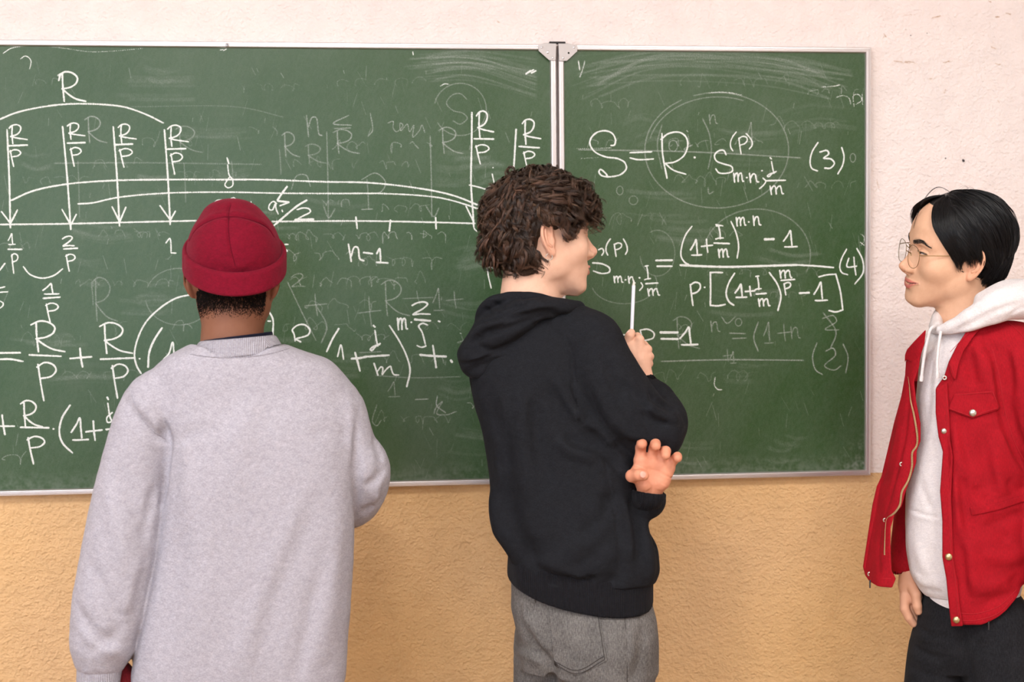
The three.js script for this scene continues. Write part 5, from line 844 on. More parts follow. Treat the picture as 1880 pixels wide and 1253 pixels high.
    const F1 = foldsOn(f0, [[-3, 3, 1000, 575, 1030, 610, 1048, 650, 1052, 690, 1056, 740, 1064, 785], [-9, 10, 1064, 782, 1090, 800, 1116, 828, 1140, 856], [5, 14, 1074, 768, 1100, 790, 1124, 818], [-6, 12, 1040, 790, 1070, 808, 1100, 810], [5, 12, 1020, 800, 1060, 826, 1095, 830], [-5, 14, 1000, 700, 1030, 750, 1062, 792], [4, 14, 1020, 690, 1046, 740, 1066, 775], [-2.4, 2.4, 1108, 820, 1112, 860, 1122, 905, 1130, 960, 1134, 1010, 1136, 1068],
      [6, 22, 905, 890, 925, 980, 960, 1020], [-5, 18, 930, 860, 945, 960, 990, 1020], [6, 20, 1110, 905, 1090, 960, 1040, 1010, 990, 1030], [-6, 16, 1128, 890, 1100, 940, 1060, 980], [4, 16, 1060, 1040, 1100, 1020, 1128, 990], [-7, 9, 1040, 1046, 1066, 1056, 1090, 1044], [-4, 12, 990, 1030, 1030, 1044, 1060, 1058], [5, 12, 1000, 1018, 1040, 1034, 1072, 1046], [-4, 10, 1080, 1072, 1110, 1060, 1130, 1040], [5, 14, 1170, 930, 1185, 990, 1192, 1050], [-5, 10, 1150, 910, 1165, 960, 1172, 1020], [4, 10, 1140, 900, 1150, 960, 1150, 1020], [-5, 8, 1196, 960, 1204, 990, 1202, 1012],
      [-4, 16, 900, 720, 925, 800, 930, 880], [4, 18, 960, 700, 965, 820, 975, 920], [-5, 14, 985, 720, 990, 800, 1010, 880], [-5, 9, 1128, 700, 1160, 720, 1190, 742], [-7, 7, 1188, 716, 1206, 738, 1232, 748], [5, 10, 1180, 740, 1210, 762, 1240, 762], [-5, 8, 1170, 752, 1200, 768, 1226, 776], [-4, 9, 1150, 800, 1180, 816, 1220, 812], [4, 10, 1120, 760, 1150, 790, 1180, 800], [-4, 10, 1110, 660, 1126, 700, 1140, 730], [3, 10, 1090, 700, 1110, 750, 1130, 790], [3, 14, 930, 720, 920, 820, 925, 900]]);
    const hole = cap([985, 500, 0], [988, 590, -6], 50, 52), palmRoom = cap(near(1194, 884, 64).slice(0, 3), near(1191, 900, 58).slice(0, 3), 25, 24), wristRoom = cap([1184, 700, -52], [1192, 722, -44], 19, 22);
    const f = (x, y, z) => Math.max(f0(x, y, z) - 2.8 * F1(x, y, z) - 1.4 * noise3(x * .024, y * .018, z * .02) - .7 * noise3(x * .06, y * .05, z * .05), -hole(x, y, z), -palmRoom(x, y, z), -wristRoom(x, y, z));
    const sw = addMesh('hooded_sweatshirt', meshField(f, [835, 540, -215], [1285, 1082, 145], 4.2, F.M, base), CL.black, P, 'black hooded sweatshirt with sleeves bunched at the elbow');
    // hood lying on the shoulders
    const hoodF0 = (() => {
      const roll = tube([[1062, 566, 24, 13], [1022, 566, 62, 17], [972, 574, 78, 22], [925, 596, 70, 27], [896, 622, 46, 28], [886, 640, 10, 26], [890, 628, -40, 24], [930, 590, -66, 20], [1000, 572, -66, 14], [1050, 568, -30, 12]], 5), sack = stack([[552, 910, 975, 58, -40, 2.2], [575, 884, 1000, 70, -56, 2.3], [610, 862, 990, 80, -60, 2.4], [650, 840, 968, 78, -56, 2.4], [680, 848, 930, 66, -46, 2.3], [694, 862, 900, 54, -30, 2]]), rim = tube([[935, 546, 52, 9], [905, 556, 50, 11], [888, 574, 30, 12], [884, 590, 0, 12], [890, 576, -36, 11], [930, 552, -56, 9], [985, 550, -60, 8], [1035, 566, -40, 8], [1054, 576, 0, 8], [1030, 562, 44, 9], [985, 548, 62, 9], [935, 546, 52, 9]], 4);
      return (x, y, z) => smin(smin(roll(x, y, z), sack(x, y, z), 12), rim(x, y, z), 6);
    })();
    const HF = foldsOn(hoodF0, [[5, 8, 872, 612, 900, 601, 940, 585, 990, 567, 1050, 571], [-6, 5, 866, 630, 905, 615, 950, 599, 1000, 581, 1050, 582], [-6, 5, 880, 597, 905, 588, 940, 572, 980, 557], [4, 7, 850, 652, 880, 646, 920, 632, 960, 614], [-6, 5, 846, 668, 880, 662, 920, 648, 950, 634], [-7, 7, 884, 616, 905, 606, 940, 590, 985, 576, 1030, 570], [6, 10, 880, 632, 920, 622, 970, 600, 1020, 582], [-6, 8, 876, 634, 880, 626, 886, 618], [-5, 8, 852, 650, 880, 640, 915, 640, 950, 622], [5, 9, 850, 666, 880, 660, 910, 654, 940, 640], [-6, 8, 860, 684, 890, 668, 920, 660], [-5, 6, 888, 566, 905, 580, 935, 584, 962, 576], [4, 7, 890, 596, 920, 598, 956, 586], [-4, 6, 900, 556, 925, 566, 950, 562], [-5, 7, 900, 690, 905, 670, 930, 650], [4, 8, 936, 556, 970, 560, 1000, 558]]);
    const hoodIn = cap([988, 480, -4], [990, 566, -6], 44, 46);
    addMesh('hood', meshField((x, y, z) => Math.max(hoodF0(x, y, z) - 1.9 * HF(x, y, z) - .8 * noise3(x * .05, y * .05, z * .05), -hoodIn(x, y, z)), [820, 520, -110], [1085, 715, 125], 3.2, F.M, base), CL.black, sw);
    // ribbed hem and cuffs
    const cuffIn = (() => { const a = cap(near(1191, 906, 56).slice(0, 3), near(1194, 888, 64).slice(0, 3), 30, 29), b = cap(near(1168, 918, 20).slice(0, 3), near(1191, 906, 56).slice(0, 3), 32, 30); return (x, y, z) => smin(a(x, y, z), b(x, y, z), 6); })();
    const hemF = stack([[1000, 934, 1197, 94, -106, 2.6], [1050, 931, 1199, 94, -104, 2.6], [1090, 938, 1199, 94, -104, 2.6], [1130, 946, 1199, 92, -104, 2.6]]);
    const tilt = (x, z) => 0.19 * (x - 1066) + 0.24 * (z - 20) - 0.00055 * (x - 1066) ** 2;
    addMesh('hem', meshField((x, y, z) => { const yy = y - tilt(x, z) ; return Math.max(hemF(x, y, z), yy - 1094, 1028 - yy); }, [915, 985, -125], [1220, 1150, 112], 3.6, F.M, base), CL.blackRib, sw);
    addMesh('cuff', meshField((x, y, z) => { return smax(smax(cuffIn(x, y, z), -palmRoom(x, y, z), 2), 896 - y + .12 * (x - 1190), 3); }, [1120, 860, -20], [1240, 965, 105], 3, F.M, base), CL.blackRib, sw);
    addMesh('cuff', meshField((x, y, z) => Math.max(cap([1186, 708, -50], [1194, 726, -44], 25, 30)(x, y, z), -wristRoom(x, y, z)), [1145, 670, -90], [1235, 765, 0], 3, F.M, base), CL.blackRib, sw);
    B.sw = f;
  }
  // jeans
  {
    const hips = stack([[1010, 950, 1180, 70, -82, 2.4], [1060, 938, 1190, 76, -86, 2.4], [1110, 938, 1198, 82, -92, 2.4], [1140, 944, 1205, 90, -92, 2.4], [1170, 950, 1207, 92, -92, 2.4], [1230, 958, 1206, 80, -86, 2.4]]);
    const rl = tube([[1110, 1190, 16, 88], [1110, 1280, 10, 92], [1112, 1620, 0, 64], [1108, fl - 60, -10, 56]], 4), ll = tube([[1012, 1180, -40, 70], [1002, 1270, -44, 62], [1000, 1620, -60, 58], [990, fl - 60, -70, 54]], 4);
    const j0 = (x, y, z) => smin(smin(hips(x, y, z), rl(x, y, z), 22), ll(x, y, z), 10);
    const JF = foldsOn(j0, [[-12, 9, 968, 1140, 990, 1180, 1012, 1208, 1013, 1253], [6, 14, 960, 1110, 985, 1150, 1010, 1185], [-4, 8, 950, 1180, 985, 1176, 1010, 1190], [4, 8, 945, 1200, 970, 1196, 1000, 1204], [-2, 2.2, 1143, 1112, 1146, 1160, 1147, 1220, 1148, 1280], [2, 8, 1155, 1130, 1157, 1200], [-4, 12, 1180, 1130, 1170, 1190, 1150, 1240], [-3, 10, 1050, 1240, 1100, 1230, 1150, 1246], [3, 12, 1040, 1130, 1060, 1170, 1070, 1210], [-3, 9, 950, 1100, 965, 1150, 975, 1180], [-2, 2, 974, 1062, 978, 1100, 985, 1130]]);
    const jf = (x, y, z) => Math.max(j0(x, y, z) - JF(x, y, z) - .9 * noise3(x * .03, y * .03, z * .03), y - (fl - 52));
    const jeans = addMesh('jeans', meshField(jf, [915, 1000, -165], [1225, 1300, 125], 3.6, F.M, base), CL.jeansGrey, P, 'faded grey denim jeans');
    jeans.geometry = mergeGeometries([jeans.geometry, meshField((x, y, z) => Math.max(jf(x, y, z), 1293 - y), [915, 1280, -165], [1225, fl - 30, 125], 9, F.M, base)]);
    // back pocket with its stitching, belt loop, side seam
    const pk = poly([[1004, 1070], [1096, 1096], [1103, 1130], [1113, 1190], [1057, 1221], [1018, 1206]]);
    addMesh('back_pocket', meshField((x, y, z) => Math.max(Math.abs(jf(x, y, z) - .6) - 1.7, pk(x, y), 20 - z), [995, 1060, 30], [1122, 1230, 125], 2.2, F.M, base), CL.jeansGrey, jeans);
    const st = (pts, lift) => threadOn(F, trace2(jf, pts.flat(), lift), .75, base, 2);
    addMesh('stitching', mergeGeometries([st([[1094, 1100], [1099, 1130], [1108, 1187]], 2.2), st([[1108, 1187], [1057, 1216], [1022, 1203]], 2.2), st([[1021, 1198], [1057, 1210], [1106, 1182]], 2.2)]), CL.threadGrey, jeans);
    addMesh('stitching', st([[1144, 1110], [1147, 1160], [1148, 1220], [1149, 1270]], .2), CL.threadGrey, jeans);
    addMesh('belt_loop', threadOn(F, trace2(jf, [976, 1060, 980, 1080, 983, 1096], 1), 4, base), CL.jeansGrey, jeans);
    shoe(F, base, [1108, fl - 60, -10], 2.1, P); shoe(F, base, [990, fl - 60, -70], 2.2, P);
  }
  // the stick in the right hand: a thing of its own
  {
    const a = F.world(...R(1158.5, 632, 4).slice(0, 3)), b = F.world(...R(1163.6, 515, 2).slice(0, 3)), len = a.distanceTo(b), g = new THREE.Group(); g.name = 'chalk_stick'; g.position.copy(a); g.quaternion.setFromUnitVectors(new THREE.Vector3(0, 1, 0), b.clone().sub(a).normalize()); scene.add(g);
    g.userData = { label: 'slim white stick with a tapered tip held upright in the hand', category: 'chalk' };
    addMesh('shaft', new THREE.LatheGeometry([[0, 0], [.0028, 0], [.0036, .001], [.0037, len - .012], [.0035, len - .011]].map(([x, y]) => new THREE.Vector2(x, y)), 28), phy({ color: srgb(232, 232, 242), roughness: .4, clearcoat: .3 }), g);
    addMesh('tip', new THREE.LatheGeometry([[.0035, len - .011], [.0016, len - .003], [.0006, len], [0, len]].map(([x, y]) => new THREE.Vector2(x, y)), 24), std({ color: srgb(222, 214, 206), roughness: .8 }), g);
  }
}
// ---------------------------------------------------------------- person on the right: black hair, wire glasses, open red jacket over a white hooded sweatshirt
{
  const F = figure(2.94, 1760), base = F.base(1775, -10), fl = F.floorY(1775, -10), near = F.near;
  const P = thing('person', 'smiling person with black hair and wire glasses in an open red jacket', 'person', base);
  const Mh = F.head(1751, 459, 0, -85 * Math.PI / 180, -0.03, -0.27, 1.0), H = headField({ neck: [[6, -62, -16], [44, -200, -44], 50, 58], nose: -4, bridge: -3, open: 2.6, smile: 9, chin: 0, eyelid: 5.5, jawW: 1.02, earFlare: 0.5, cheek: 3 }), skin = lin(226, 178, 146);
  const headG = meshField(H.f, [-92, -150, -125], [92, 125, 130], 1.8, Mh, base, { colour: skinColour(H, skin, { lip: lin(206, 104, 100), browCol: [.014, .011, .011], brow: .35, eyelid: 5.5, lash: true }) });
  const trunk = (() => {
    const t = stack([[600, 1735, 1850, 40, -50], [660, 1712, 1868, 60, -60], [800, 1700, 1870, 66, -66], [950, 1695, 1862, 66, -66], [1090, 1708, 1862, 62, -62], [1180, 1712, 1862, 60, -60]]);
    const fa = tube([[1718, 668, -50, 24], [1682, 850, -60, 22], [1668, 1050, -18, 18]], 4), na = tube([[1850, 650, 30, 40], [1926, 860, 30, 34], [1926, 1060, 60, 24]], 4);
    return (x, y, z) => smin(t(x, y, z), Math.min(fa(x, y, z), na(x, y, z)), 14);
  })();
  const trunkG = meshField(trunk, [1620, 585, -110], [1975, 1195, 110], 8, F.M, base, { colour: () => skin });
  const handR = (() => {
    const z = -6, q = [cap([1666, 1050, z - 6], [1668, 1078, z], 18, 20), cap([1662, 1080, z], [1664, 1104, z + 6], 13, 12), cap([1674, 1076, z], [1678, 1102, z + 4], 13, 12)], fg = [chain([[1660, 1100, z + 10, 9.4], [1660, 1122, z + 14, 9], [1668, 1138, z + 12, 8.4], [1676, 1150, z + 8, 7.4]], 2), chain([[1668, 1102, z + 2, 9.4], [1670, 1126, z, 9], [1678, 1144, z - 2, 8], [1685, 1154, z - 4, 7]], 2), chain([[1676, 1102, z - 4, 9], [1680, 1124, z - 8, 8.6], [1688, 1140, z - 10, 7.6]], 2), chain([[1684, 1098, z - 8, 8], [1689, 1116, z - 12, 7.4], [1694, 1128, z - 14, 6.6]], 2), chain([[1672, 1078, z + 12, 11], [1681, 1094, z + 22, 9.4], [1684, 1114, z + 24, 8.6], [1686, 1124, z + 22, 7.4]], 3)];
    return (x, y, zz) => { let d = q[0](x, y, zz); for (let i = 1; i < 3; i++) d = smin(d, q[i](x, y, zz), 8); for (const f of fg) d = smin(d, f(x, y, zz), 3.4); return d; };
  })();
  const handL = handShape([1926, 1062, 60], 0, 0, 1);
  addMesh('body', mergeGeometries([headG, trunkG, meshField(handR, [1635, 1020, -50], [1715, 1175, 45], 1.8, F.M, base, { colour: () => lin(220, 166, 136) }), meshField(handL, [1870, 1030, -20], [1985, 1230, 130], 4, F.M, base, { colour: () => skin })]), skinMat, P);
  // hair: straight, parted, combed down and back over the ears
  {
    const capE = ell([0, 35, -16], [80, 90, 102]), back = ell([0, -6, -62], [68, 58, 58]), face = ell([6, -34, 66], [92, 108, 62]), earCut = mir(ell([86, -24, -12], [26, 34, 24])), neckCut = cap([0, -92, 60], [0, -84, -170], 30, 32), templ = mir(ell([80, -34, 34], [40, 52, 34]));
    const faceCap = ell([6, -34, 66], [92, 124, 70]);
    const capF = (x, y, z) => { let d = smin(capE(x, y, z), back(x, y, z), 18) - 1.5 * noise3(x * .05, y * .05, z * .03); d = smax(d, -faceCap(x, y, z), 6); d = smax(d, -templ(x, y, z), 6); d = smax(d, -earCut(x, y, z), 6); return smax(d, -neckCut(x, y, z), 8); };
    const capG = meshField(capF, [-110, -90, -150], [110, 150, 110], 3, Mh, base, { colour: () => [.006, .006, .0065] });
    const s = new Strands(); reseed(616);
    const C = new THREE.Vector3(0, 32, -14), RX = 79, RY = 90, RZ = 103;
    const surf = (d, off) => { const k = 1 / Math.sqrt((d.x / (RX + off)) ** 2 + (d.y / (RY + off)) ** 2 + (d.z / (RZ + off)) ** 2); return d.clone().multiplyScalar(k).add(C); };
    const lock = (d, n, len, off0, off1, bend, ns, r, tone, stop) => {
      const dir = d.clone(), g = [], L = [], U = [];
      for (let i = 0; i <= n; i++) {
        const t = i / n, nrm = new THREE.Vector3(dir.x / RX, dir.y / RY, dir.z / RZ).normalize(), flow = bend(dir, t); flow.addScaledVector(dir, -flow.dot(dir)).normalize(); const lat = new THREE.Vector3().crossVectors(dir, flow).normalize();
        const q = surf(dir, lerp(off0, off1, Math.sin(Math.min(1, t * 1.2) * 1.57))); const hf = H.f(q.x, q.y, q.z); if (hf < 1.5 && H.ear(q.x, q.y, q.z) > 3) q.addScaledVector(nrm, 1.5 - hf); if (stop && i > 3 && stop(q)) break; g.push(q); L.push(lat); U.push(nrm); dir.addScaledVector(flow, len / n / 96).normalize();
      }
      if (g.length < 5) return false;
      for (let k = 0; k < ns; k++) { const a = rr(-1, 1), b = rr(-.6, .6), fr = rr(.55, 1), m = Math.max(5, Math.floor(g.length * fr)), pts = []; for (let i = 0; i < m; i++) { const w = r * (1 - .5 * i / g.length); pts.push(g[i].clone().addScaledVector(L[i], a * w).addScaledVector(U[i], b * w * .5)); } const v = rr(.6, 1.5) * tone; s.add(pts, .55, .2, 3, [.0075 * v, .007 * v, .0078 * v]); }
      return true;
    };
    const stop = (q) => face(q.x, q.y, q.z) < -5 || (q.y < 2 && Math.hypot((Math.abs(q.x) - 80) / 17, (q.y + 22) / 28, (q.z + 16) / 20) < 1) || q.y < -72 || templ(q.x, q.y, q.z) < -8 || (q.z > -6 && q.y < -34);
    const near = (q, t) => new THREE.Vector3(.55 - .35 * t, -.72, -.62 + .1 * t);
    let made = 0;
    for (let i = 0; i < 12000 && made < 820; i++) {
      const d = new THREE.Vector3(rr(-1, 1), rr(-.7, 1), rr(-1, 1)); if (d.lengthSq() > 1 || d.lengthSq() < .05) continue; d.normalize(); const p = surf(d, 2); if (stop(p) || face(p.x, p.y, p.z) < 6 || p.z > 36) continue; if (p.x < -10 && rnd() < .6) continue;
      const sd = d.x > -.12 ? 1 : -1, wv = rr(-.16, .16);
      if (lock(d, 16, rr(60, 120), rr(2, 5), rr(5, 13), (q, t) => { const v = near(q, t); v.x = v.x * sd + wv; return v; }, 8, rr(2, 4.5), rr(.7, 1.5), stop)) made++;
    }
    // hair swept from the parting over the side of the forehead to the temple, and the fringe of the far side
    const V = (...a) => new THREE.Vector3(...a), E = [V(4, 113, 38), V(26, 95, 63), V(53, 60, 70), V(68, 22, 46), V(73, -8, 26), V(76, -40, 15)], K = [V(8, 121, -14), V(48, 108, -8), V(78, 66, -12), V(87, 24, -18), V(87, -2, -26), V(82, -16, -34)], E2 = [V(-2, 113, 38), V(-20, 99, 68), V(-42, 74, 80), V(-58, 44, 72), V(-66, 20, 56)], K2 = [V(-6, 120, -14), V(-46, 106, -6), V(-74, 66, 0), V(-84, 30, 6), V(-84, 6, 4)];
    function sweep(A, Bk, v, t0, t1, ns, r, lift) {
      const c = new THREE.CatmullRomCurve3(A.map((a, m) => a.clone().lerp(Bk[m], v)), false, 'centripetal'), tone = rr(.65, 1.45), n = 16, g = [], wob = V(rr(-2, 2), rr(-2, 2), rr(-2, 2));
      for (let m = 0; m <= n; m++) { const u = m / n, q = c.getPoint(lerp(t0, t1, u)).addScaledVector(wob, u); q.addScaledVector(q.clone().sub(C).normalize(), lift * Math.sin(Math.min(1, u * 1.3) * 1.9)); for (let z = 0; z < 3; z++) { const h = H.f(q.x, q.y, q.z); if (h < 2 && H.ear(q.x, q.y, q.z) > 3) q.addScaledVector(q.clone().sub(C).normalize(), 2.2 - h); } g.push(q); }
      for (let k = 0; k < ns; k++) { const o = V(rr(-1, 1), rr(-1, 1), rr(-1, 1)).multiplyScalar(r), m = Math.max(6, Math.floor(n * rr(.7, 1) + 1)), w = rr(.6, 1.5) * tone; s.add(g.slice(0, m).map((q, x) => q.clone().addScaledVector(o, .35 + .65 * Math.sin(Math.min(1, x / n) * 3))), .5, .15, 3, [.0075 * w, .007 * w, .0078 * w]); }
    }
    for (let i = 0; i < 330; i++) { const v = Math.pow(rnd(), 1.25), t0 = rr(0, .3) * (i % 3 ? 1 : 2), t1 = v < .2 ? rr(.75, 1) : v < .45 ? rr(.62, .86) : rr(.7, .98); sweep(E, K, v, t0, Math.max(t1, t0 + .25), 9, rr(1.6, 3), rr(0, 4)); }
    for (let i = 0; i < 130; i++) { const v = Math.pow(rnd(), 1.2); sweep(E2, K2, v, rr(0, .3), rr(.6, 1), 7, rr(1.6, 2.8), rr(0, 4)); }
    for (let i = 0; i < 150; i++) { const d = new THREE.Vector3(rr(.86, 1), rr(-.25, .2), rr(.16, .42)).normalize(); lock(d, 12, rr(30, 60), 3, rr(4, 8), () => new THREE.Vector3(-.1, -1, -.12), 6, 2.2, rr(.7, 1.3), (q) => q.y < -52 + 1.1 * Math.abs(q.z - 18) || q.z < 6); }
    // nape
    const C3 = new THREE.Vector3(0, -6, -60);
    for (let i = 0; i < 1500; i++) { const d = new THREE.Vector3(rr(-1, 1), rr(-.95, .2), rr(-1, .25)).normalize(), p = new THREE.Vector3(d.x * 71, d.y * 62, d.z * 61).add(C3); if (p.z > -22 || p.y < -62) continue; const l = rr(10, 22), q = []; for (let k = 0; k <= 6; k++) { const t = k / 6; q.push(p.clone().add(new THREE.Vector3(d.x * 2.5 * t - p.x * .1 * t, -l * t, d.z * 2.5 * t + 5 * t))); } for (let m = 0; m < 3; m++) { const o = new THREE.Vector3(rr(-1.5, 1.5), rr(-1, 1), rr(-1.5, 1.5)), v = rr(.6, 1.3); s.add(q.map((a) => a.clone().add(o)), .5, .2, 3, [.0075 * v, .007 * v, .0078 * v]); } }
    for (let i = 0; i < 5; i++) { const d = new THREE.Vector3(rr(-.4, .3), rr(.85, 1), rr(-.2, .5)).normalize(), p = surf(d, 7), q = [], up = rr(4, 9), fw = rr(8, 34), sx = rr(-8, 8), n = 12; for (let j = 0; j <= n; j++) { const t = j / n; q.push(new THREE.Vector3(p.x + sx * t, p.y + up * Math.sin(t * 3) - 6 * t * t, p.z + fw * t)); } s.add(q, .3, .1, 3, [.01, .009, .009]); }
    for (let i = 0; i < 14; i++) { const q = [], o = rr(-3, 3), l = rr(.75, 1); for (let j = 0; j <= 14; j++) { const t = j / 14 * l; q.push(new THREE.Vector3(8 + o - 14 * t, 121 + 12 * Math.sin(t * 3.1) - 42 * t * t * t, 28 + 56 * t)); } s.add(q, .4, .15, 3, [.01, .009, .009]); }
    for (let i = 0; i < 7; i++) { const q = [], o = rr(-3, 3), l = rr(.6, 1); for (let j = 0; j <= 10; j++) { const t = j / 10 * l; q.push(new THREE.Vector3(2 + o - 2 * t, 84 - 58 * t, 83 + 8 * Math.sin(t * 2.4))); } s.add(q, .3, .1, 3, [.012, .01, .01]); }
    // eyebrows
    const eb = new Strands(); reseed(77);
    for (const sx of [1, -1]) for (let i = 0; i < 260; i++) {
      const t = rnd(), x = lerp(11, 52, t), h = lerp(4.2, 1.1, sstep(.45, 1, t)), yb = lerp(15.5, 22, sstep(0, .62, t)) - 7.5 * sstep(.62, 1, t) + rr(-h, h); let z = 110; for (let k = 0; k < 60; k++) { const d = H.f(x, yb, z); if (d < .3) break; z -= Math.max(.25, d * .7); }
      const l = rr(4, 7.5), q = []; for (let k = 0; k <= 4; k++) { const u = k / 4; q.push(new THREE.Vector3(sx * (x + l * u * .9), yb + l * u * lerp(.55, -.25, t), z + .5 - u * u * .6 - l * u * .9 * lerp(.05, .6, t))); } eb.add(q, .38, .12, 3, [.012, .010, .0095]);
    }
    const tg = meshField(ell([0, -71.5, 80], [15, 3.2, 7]), [-18, -77, 70], [18, -66, 90], 1.2, Mh, base); addMesh('teeth', tg, phy({ color: srgb(236, 228, 214), roughness: .3 }), P);
    addMesh('eyebrows', eb.geometry(Mh, base), std({ vertexColors: true, roughness: .6 }), P);
    addMesh('hair', mergeGeometries([capG, s.geometry(Mh, base)]), phy({ vertexColors: true, roughness: 0.36, specularIntensity: 0.8 }), P, 'straight black hair parted over the forehead');
  }
  // glasses
  {
    const g = new THREE.Group(); g.name = 'glasses'; P.add(g); g.userData.label = 'thin gold wire glasses';
    const wire = phy({ color: srgb(150, 124, 84), metalness: 1, roughness: .28 }), glass = phy({ color: 0xffffff, transmission: 1, roughness: 0.02, thickness: 0, ior: 1.5 }), rim = (sx) => { const q = []; for (let i = 0; i <= 48; i++) { const a = i / 48 * 6.28318, c = Math.cos(a), n = Math.sin(a), e = .86; q.push(new THREE.Vector3(sx * (33 + 26.5 * Math.sign(c) * Math.pow(Math.abs(c), e)), -10 + 24 * Math.sign(n) * Math.pow(Math.abs(n), e) * (n < 0 ? 1 : .94), 98 - Math.abs(c) * (c > 0 ? 4 : 0))); } return q; };
    const T = (pts, r) => { const s = new Strands(); s.add(pts, r, r, 6); return s.geometry(Mh, base); }, V = (...a) => new THREE.Vector3(...a), curve = (a) => new THREE.CatmullRomCurve3(a).getPoints(18);
    for (const sx of [1, -1]) {
      addMesh('rim', T(rim(sx), .6), wire, g);
      const sh = new THREE.Shape(); rim(sx).forEach((p, i) => i ? sh.lineTo(p.x, p.y) : sh.moveTo(p.x, p.y)); const lg = new THREE.ShapeGeometry(sh); lg.translate(0, 0, 96.8); lg.applyMatrix4(Mh); lg.translate(-base.x, -base.y, -base.z); addMesh('lens', lg, glass, g);
      addMesh('temple', T(curve([V(sx * 59, -3, 94), V(sx * 63, -2, 88), V(sx * 74, 2, 30), V(sx * 78, 5, -10), V(sx * 77, -10, -24)]), .9), wire, g);
      addMesh('nose_pad', T(curve([V(sx * 8, -6, 98), V(sx * 7, -9, 93), V(sx * 9, -14, 92)]), 1), wire, g);
    }
    addMesh('bridge', mergeGeometries([T(curve([V(-9, 2, 98), V(0, 5, 100), V(9, 2, 98)]), .8), T(curve([V(-12, 9, 97.5), V(0, 10.5, 99), V(12, 9, 97.5)]), .6)]), wire, g);
  }
  // white hooded sweatshirt
  const H0 = stack([[598, 1712, 1862, 52, -56, 2.2], [640, 1694, 1884, 72, -70, 2.3], [700, 1684, 1890, 82, -76, 2.4], [800, 1676, 1890, 86, -80, 2.4], [870, 1667, 1888, 86, -80, 2.4], [935, 1661, 1884, 86, -80, 2.4], [1000, 1662, 1880, 84, -80, 2.4], [1050, 1669, 1878, 80, -76, 2.4], [1082, 1686, 1874, 72, -70, 2.3], [1094, 1696, 1870, 66, -66, 2.3]]);
  const HFo = foldsOn(H0, [[-3, 9, 1712, 640, 1708, 720, 1700, 800], [3, 10, 1722, 640, 1716, 760, 1706, 860], [-3, 8, 1690, 880, 1700, 910, 1712, 930], [-2.4, 2.6, 1662, 932, 1690, 938, 1733, 944], [2, 5, 1662, 938, 1690, 944, 1733, 950], [-4, 8, 1700, 1080, 1712, 1072, 1724, 1082], [4, 10, 1676, 1050, 1700, 1068, 1730, 1070], [-3, 9, 1720, 990, 1715, 1030, 1722, 1060], [3, 12, 1680, 980, 1690, 1020, 1700, 1050]]);
  const hood0 = (() => {
    const ring = tube([[1727, 607, 64, 9], [1752, 600, 74, 14], [1790, 584, 80, 22], [1832, 562, 74, 31], [1876, 552, 40, 36], [1892, 552, -10, 36], [1864, 552, -64, 30], [1800, 562, -76, 20], [1752, 580, -48, 14], [1727, 592, -8, 12], [1716, 602, 26, 11], [1727, 607, 64, 9]], 5), inner = tube([[1723, 574, -24, 9], [1719, 586, 6, 10], [1722, 600, 40, 9]], 4), topF = tube([[1800, 552, 66, 12], [1840, 532, 52, 13], [1870, 530, 8, 14]], 4);
    return (x, y, z) => smin(smin(ring(x, y, z), inner(x, y, z), 8), topF(x, y, z), 14);
  })();
  const hoodFo = foldsOn(hood0, [[-4, 6, 1740, 614, 1780, 596, 1830, 572, 1880, 558], [3, 7, 1760, 612, 1800, 600, 1850, 588], [-3, 6, 1800, 566, 1830, 548, 1860, 540], [-3, 5, 1850, 580, 1866, 570, 1880, 566]]);
  const neckHole = cap([1776, 490, 4], [1792, 600, 4], 46, 48);
  const wh = addMesh('hooded_sweatshirt', meshField((x, y, z) => Math.max(H0(x, y, z) - HFo(x, y, z) - .8 * noise3(x * .03, y * .03, z * .03), -neckHole(x, y, z)), [1645, 590, -100], [1905, 1100, 105], 3.6, F.M, base), CL.white, P, 'white hooded sweatshirt with a front pocket');
  addMesh('hood', meshField((x, y, z) => Math.max(hood0(x, y, z) - hoodFo(x, y, z), -neckHole(x, y, z)), [1695, 505, -125], [1935, 645, 125], 2.8, F.M, base), CL.white, wh);
  const hemF = stack([[1088, 1699, 1866, 64, -64, 2.3], [1128, 1703, 1864, 62, -62, 2.3]]);
  addMesh('hem', meshField((x, y, z) => Math.max(hemF(x, y, z), 1090 - y, y - 1127 - .04 * (1730 - x)), [1685, 1080, -80], [1880, 1140, 80], 3, F.M, base), CL.white, wh);
  for (const pts of [[[1716, 600, 70], [1709, 606, 80], [1703, 628, 84], [1697, 662, 84], [1693, 696, 82]], [[1728, 610, 78], [1725, 630, 88], [1722, 660, 92], [1722, 690, 94]]]) {
    const q = pts.map((p) => new THREE.Vector3(...p)), s = new Strands(), e = q[q.length - 1], e0 = q[q.length - 2].clone().sub(e).normalize(); s.add(new THREE.CatmullRomCurve3(q).getPoints(30), 3, 3, 8); s.add([e.clone().addScaledVector(e0, 7), e.clone().addScaledVector(e0, 2), e.clone(), e.clone().addScaledVector(e0, -3)], 4.2, 3.4, 8); addMesh('drawstring', s.geometry(F.M, base), CL.white, wh);
  }
  // red jacket: back, near front and near sleeve as one shell, open at the front
  const hemY = (x) => x < 1800 ? 1132 - .06 * (x - 1747) : 1129 - .0075 * (x - 1800) ** 2 - .3 * (x - 1800);
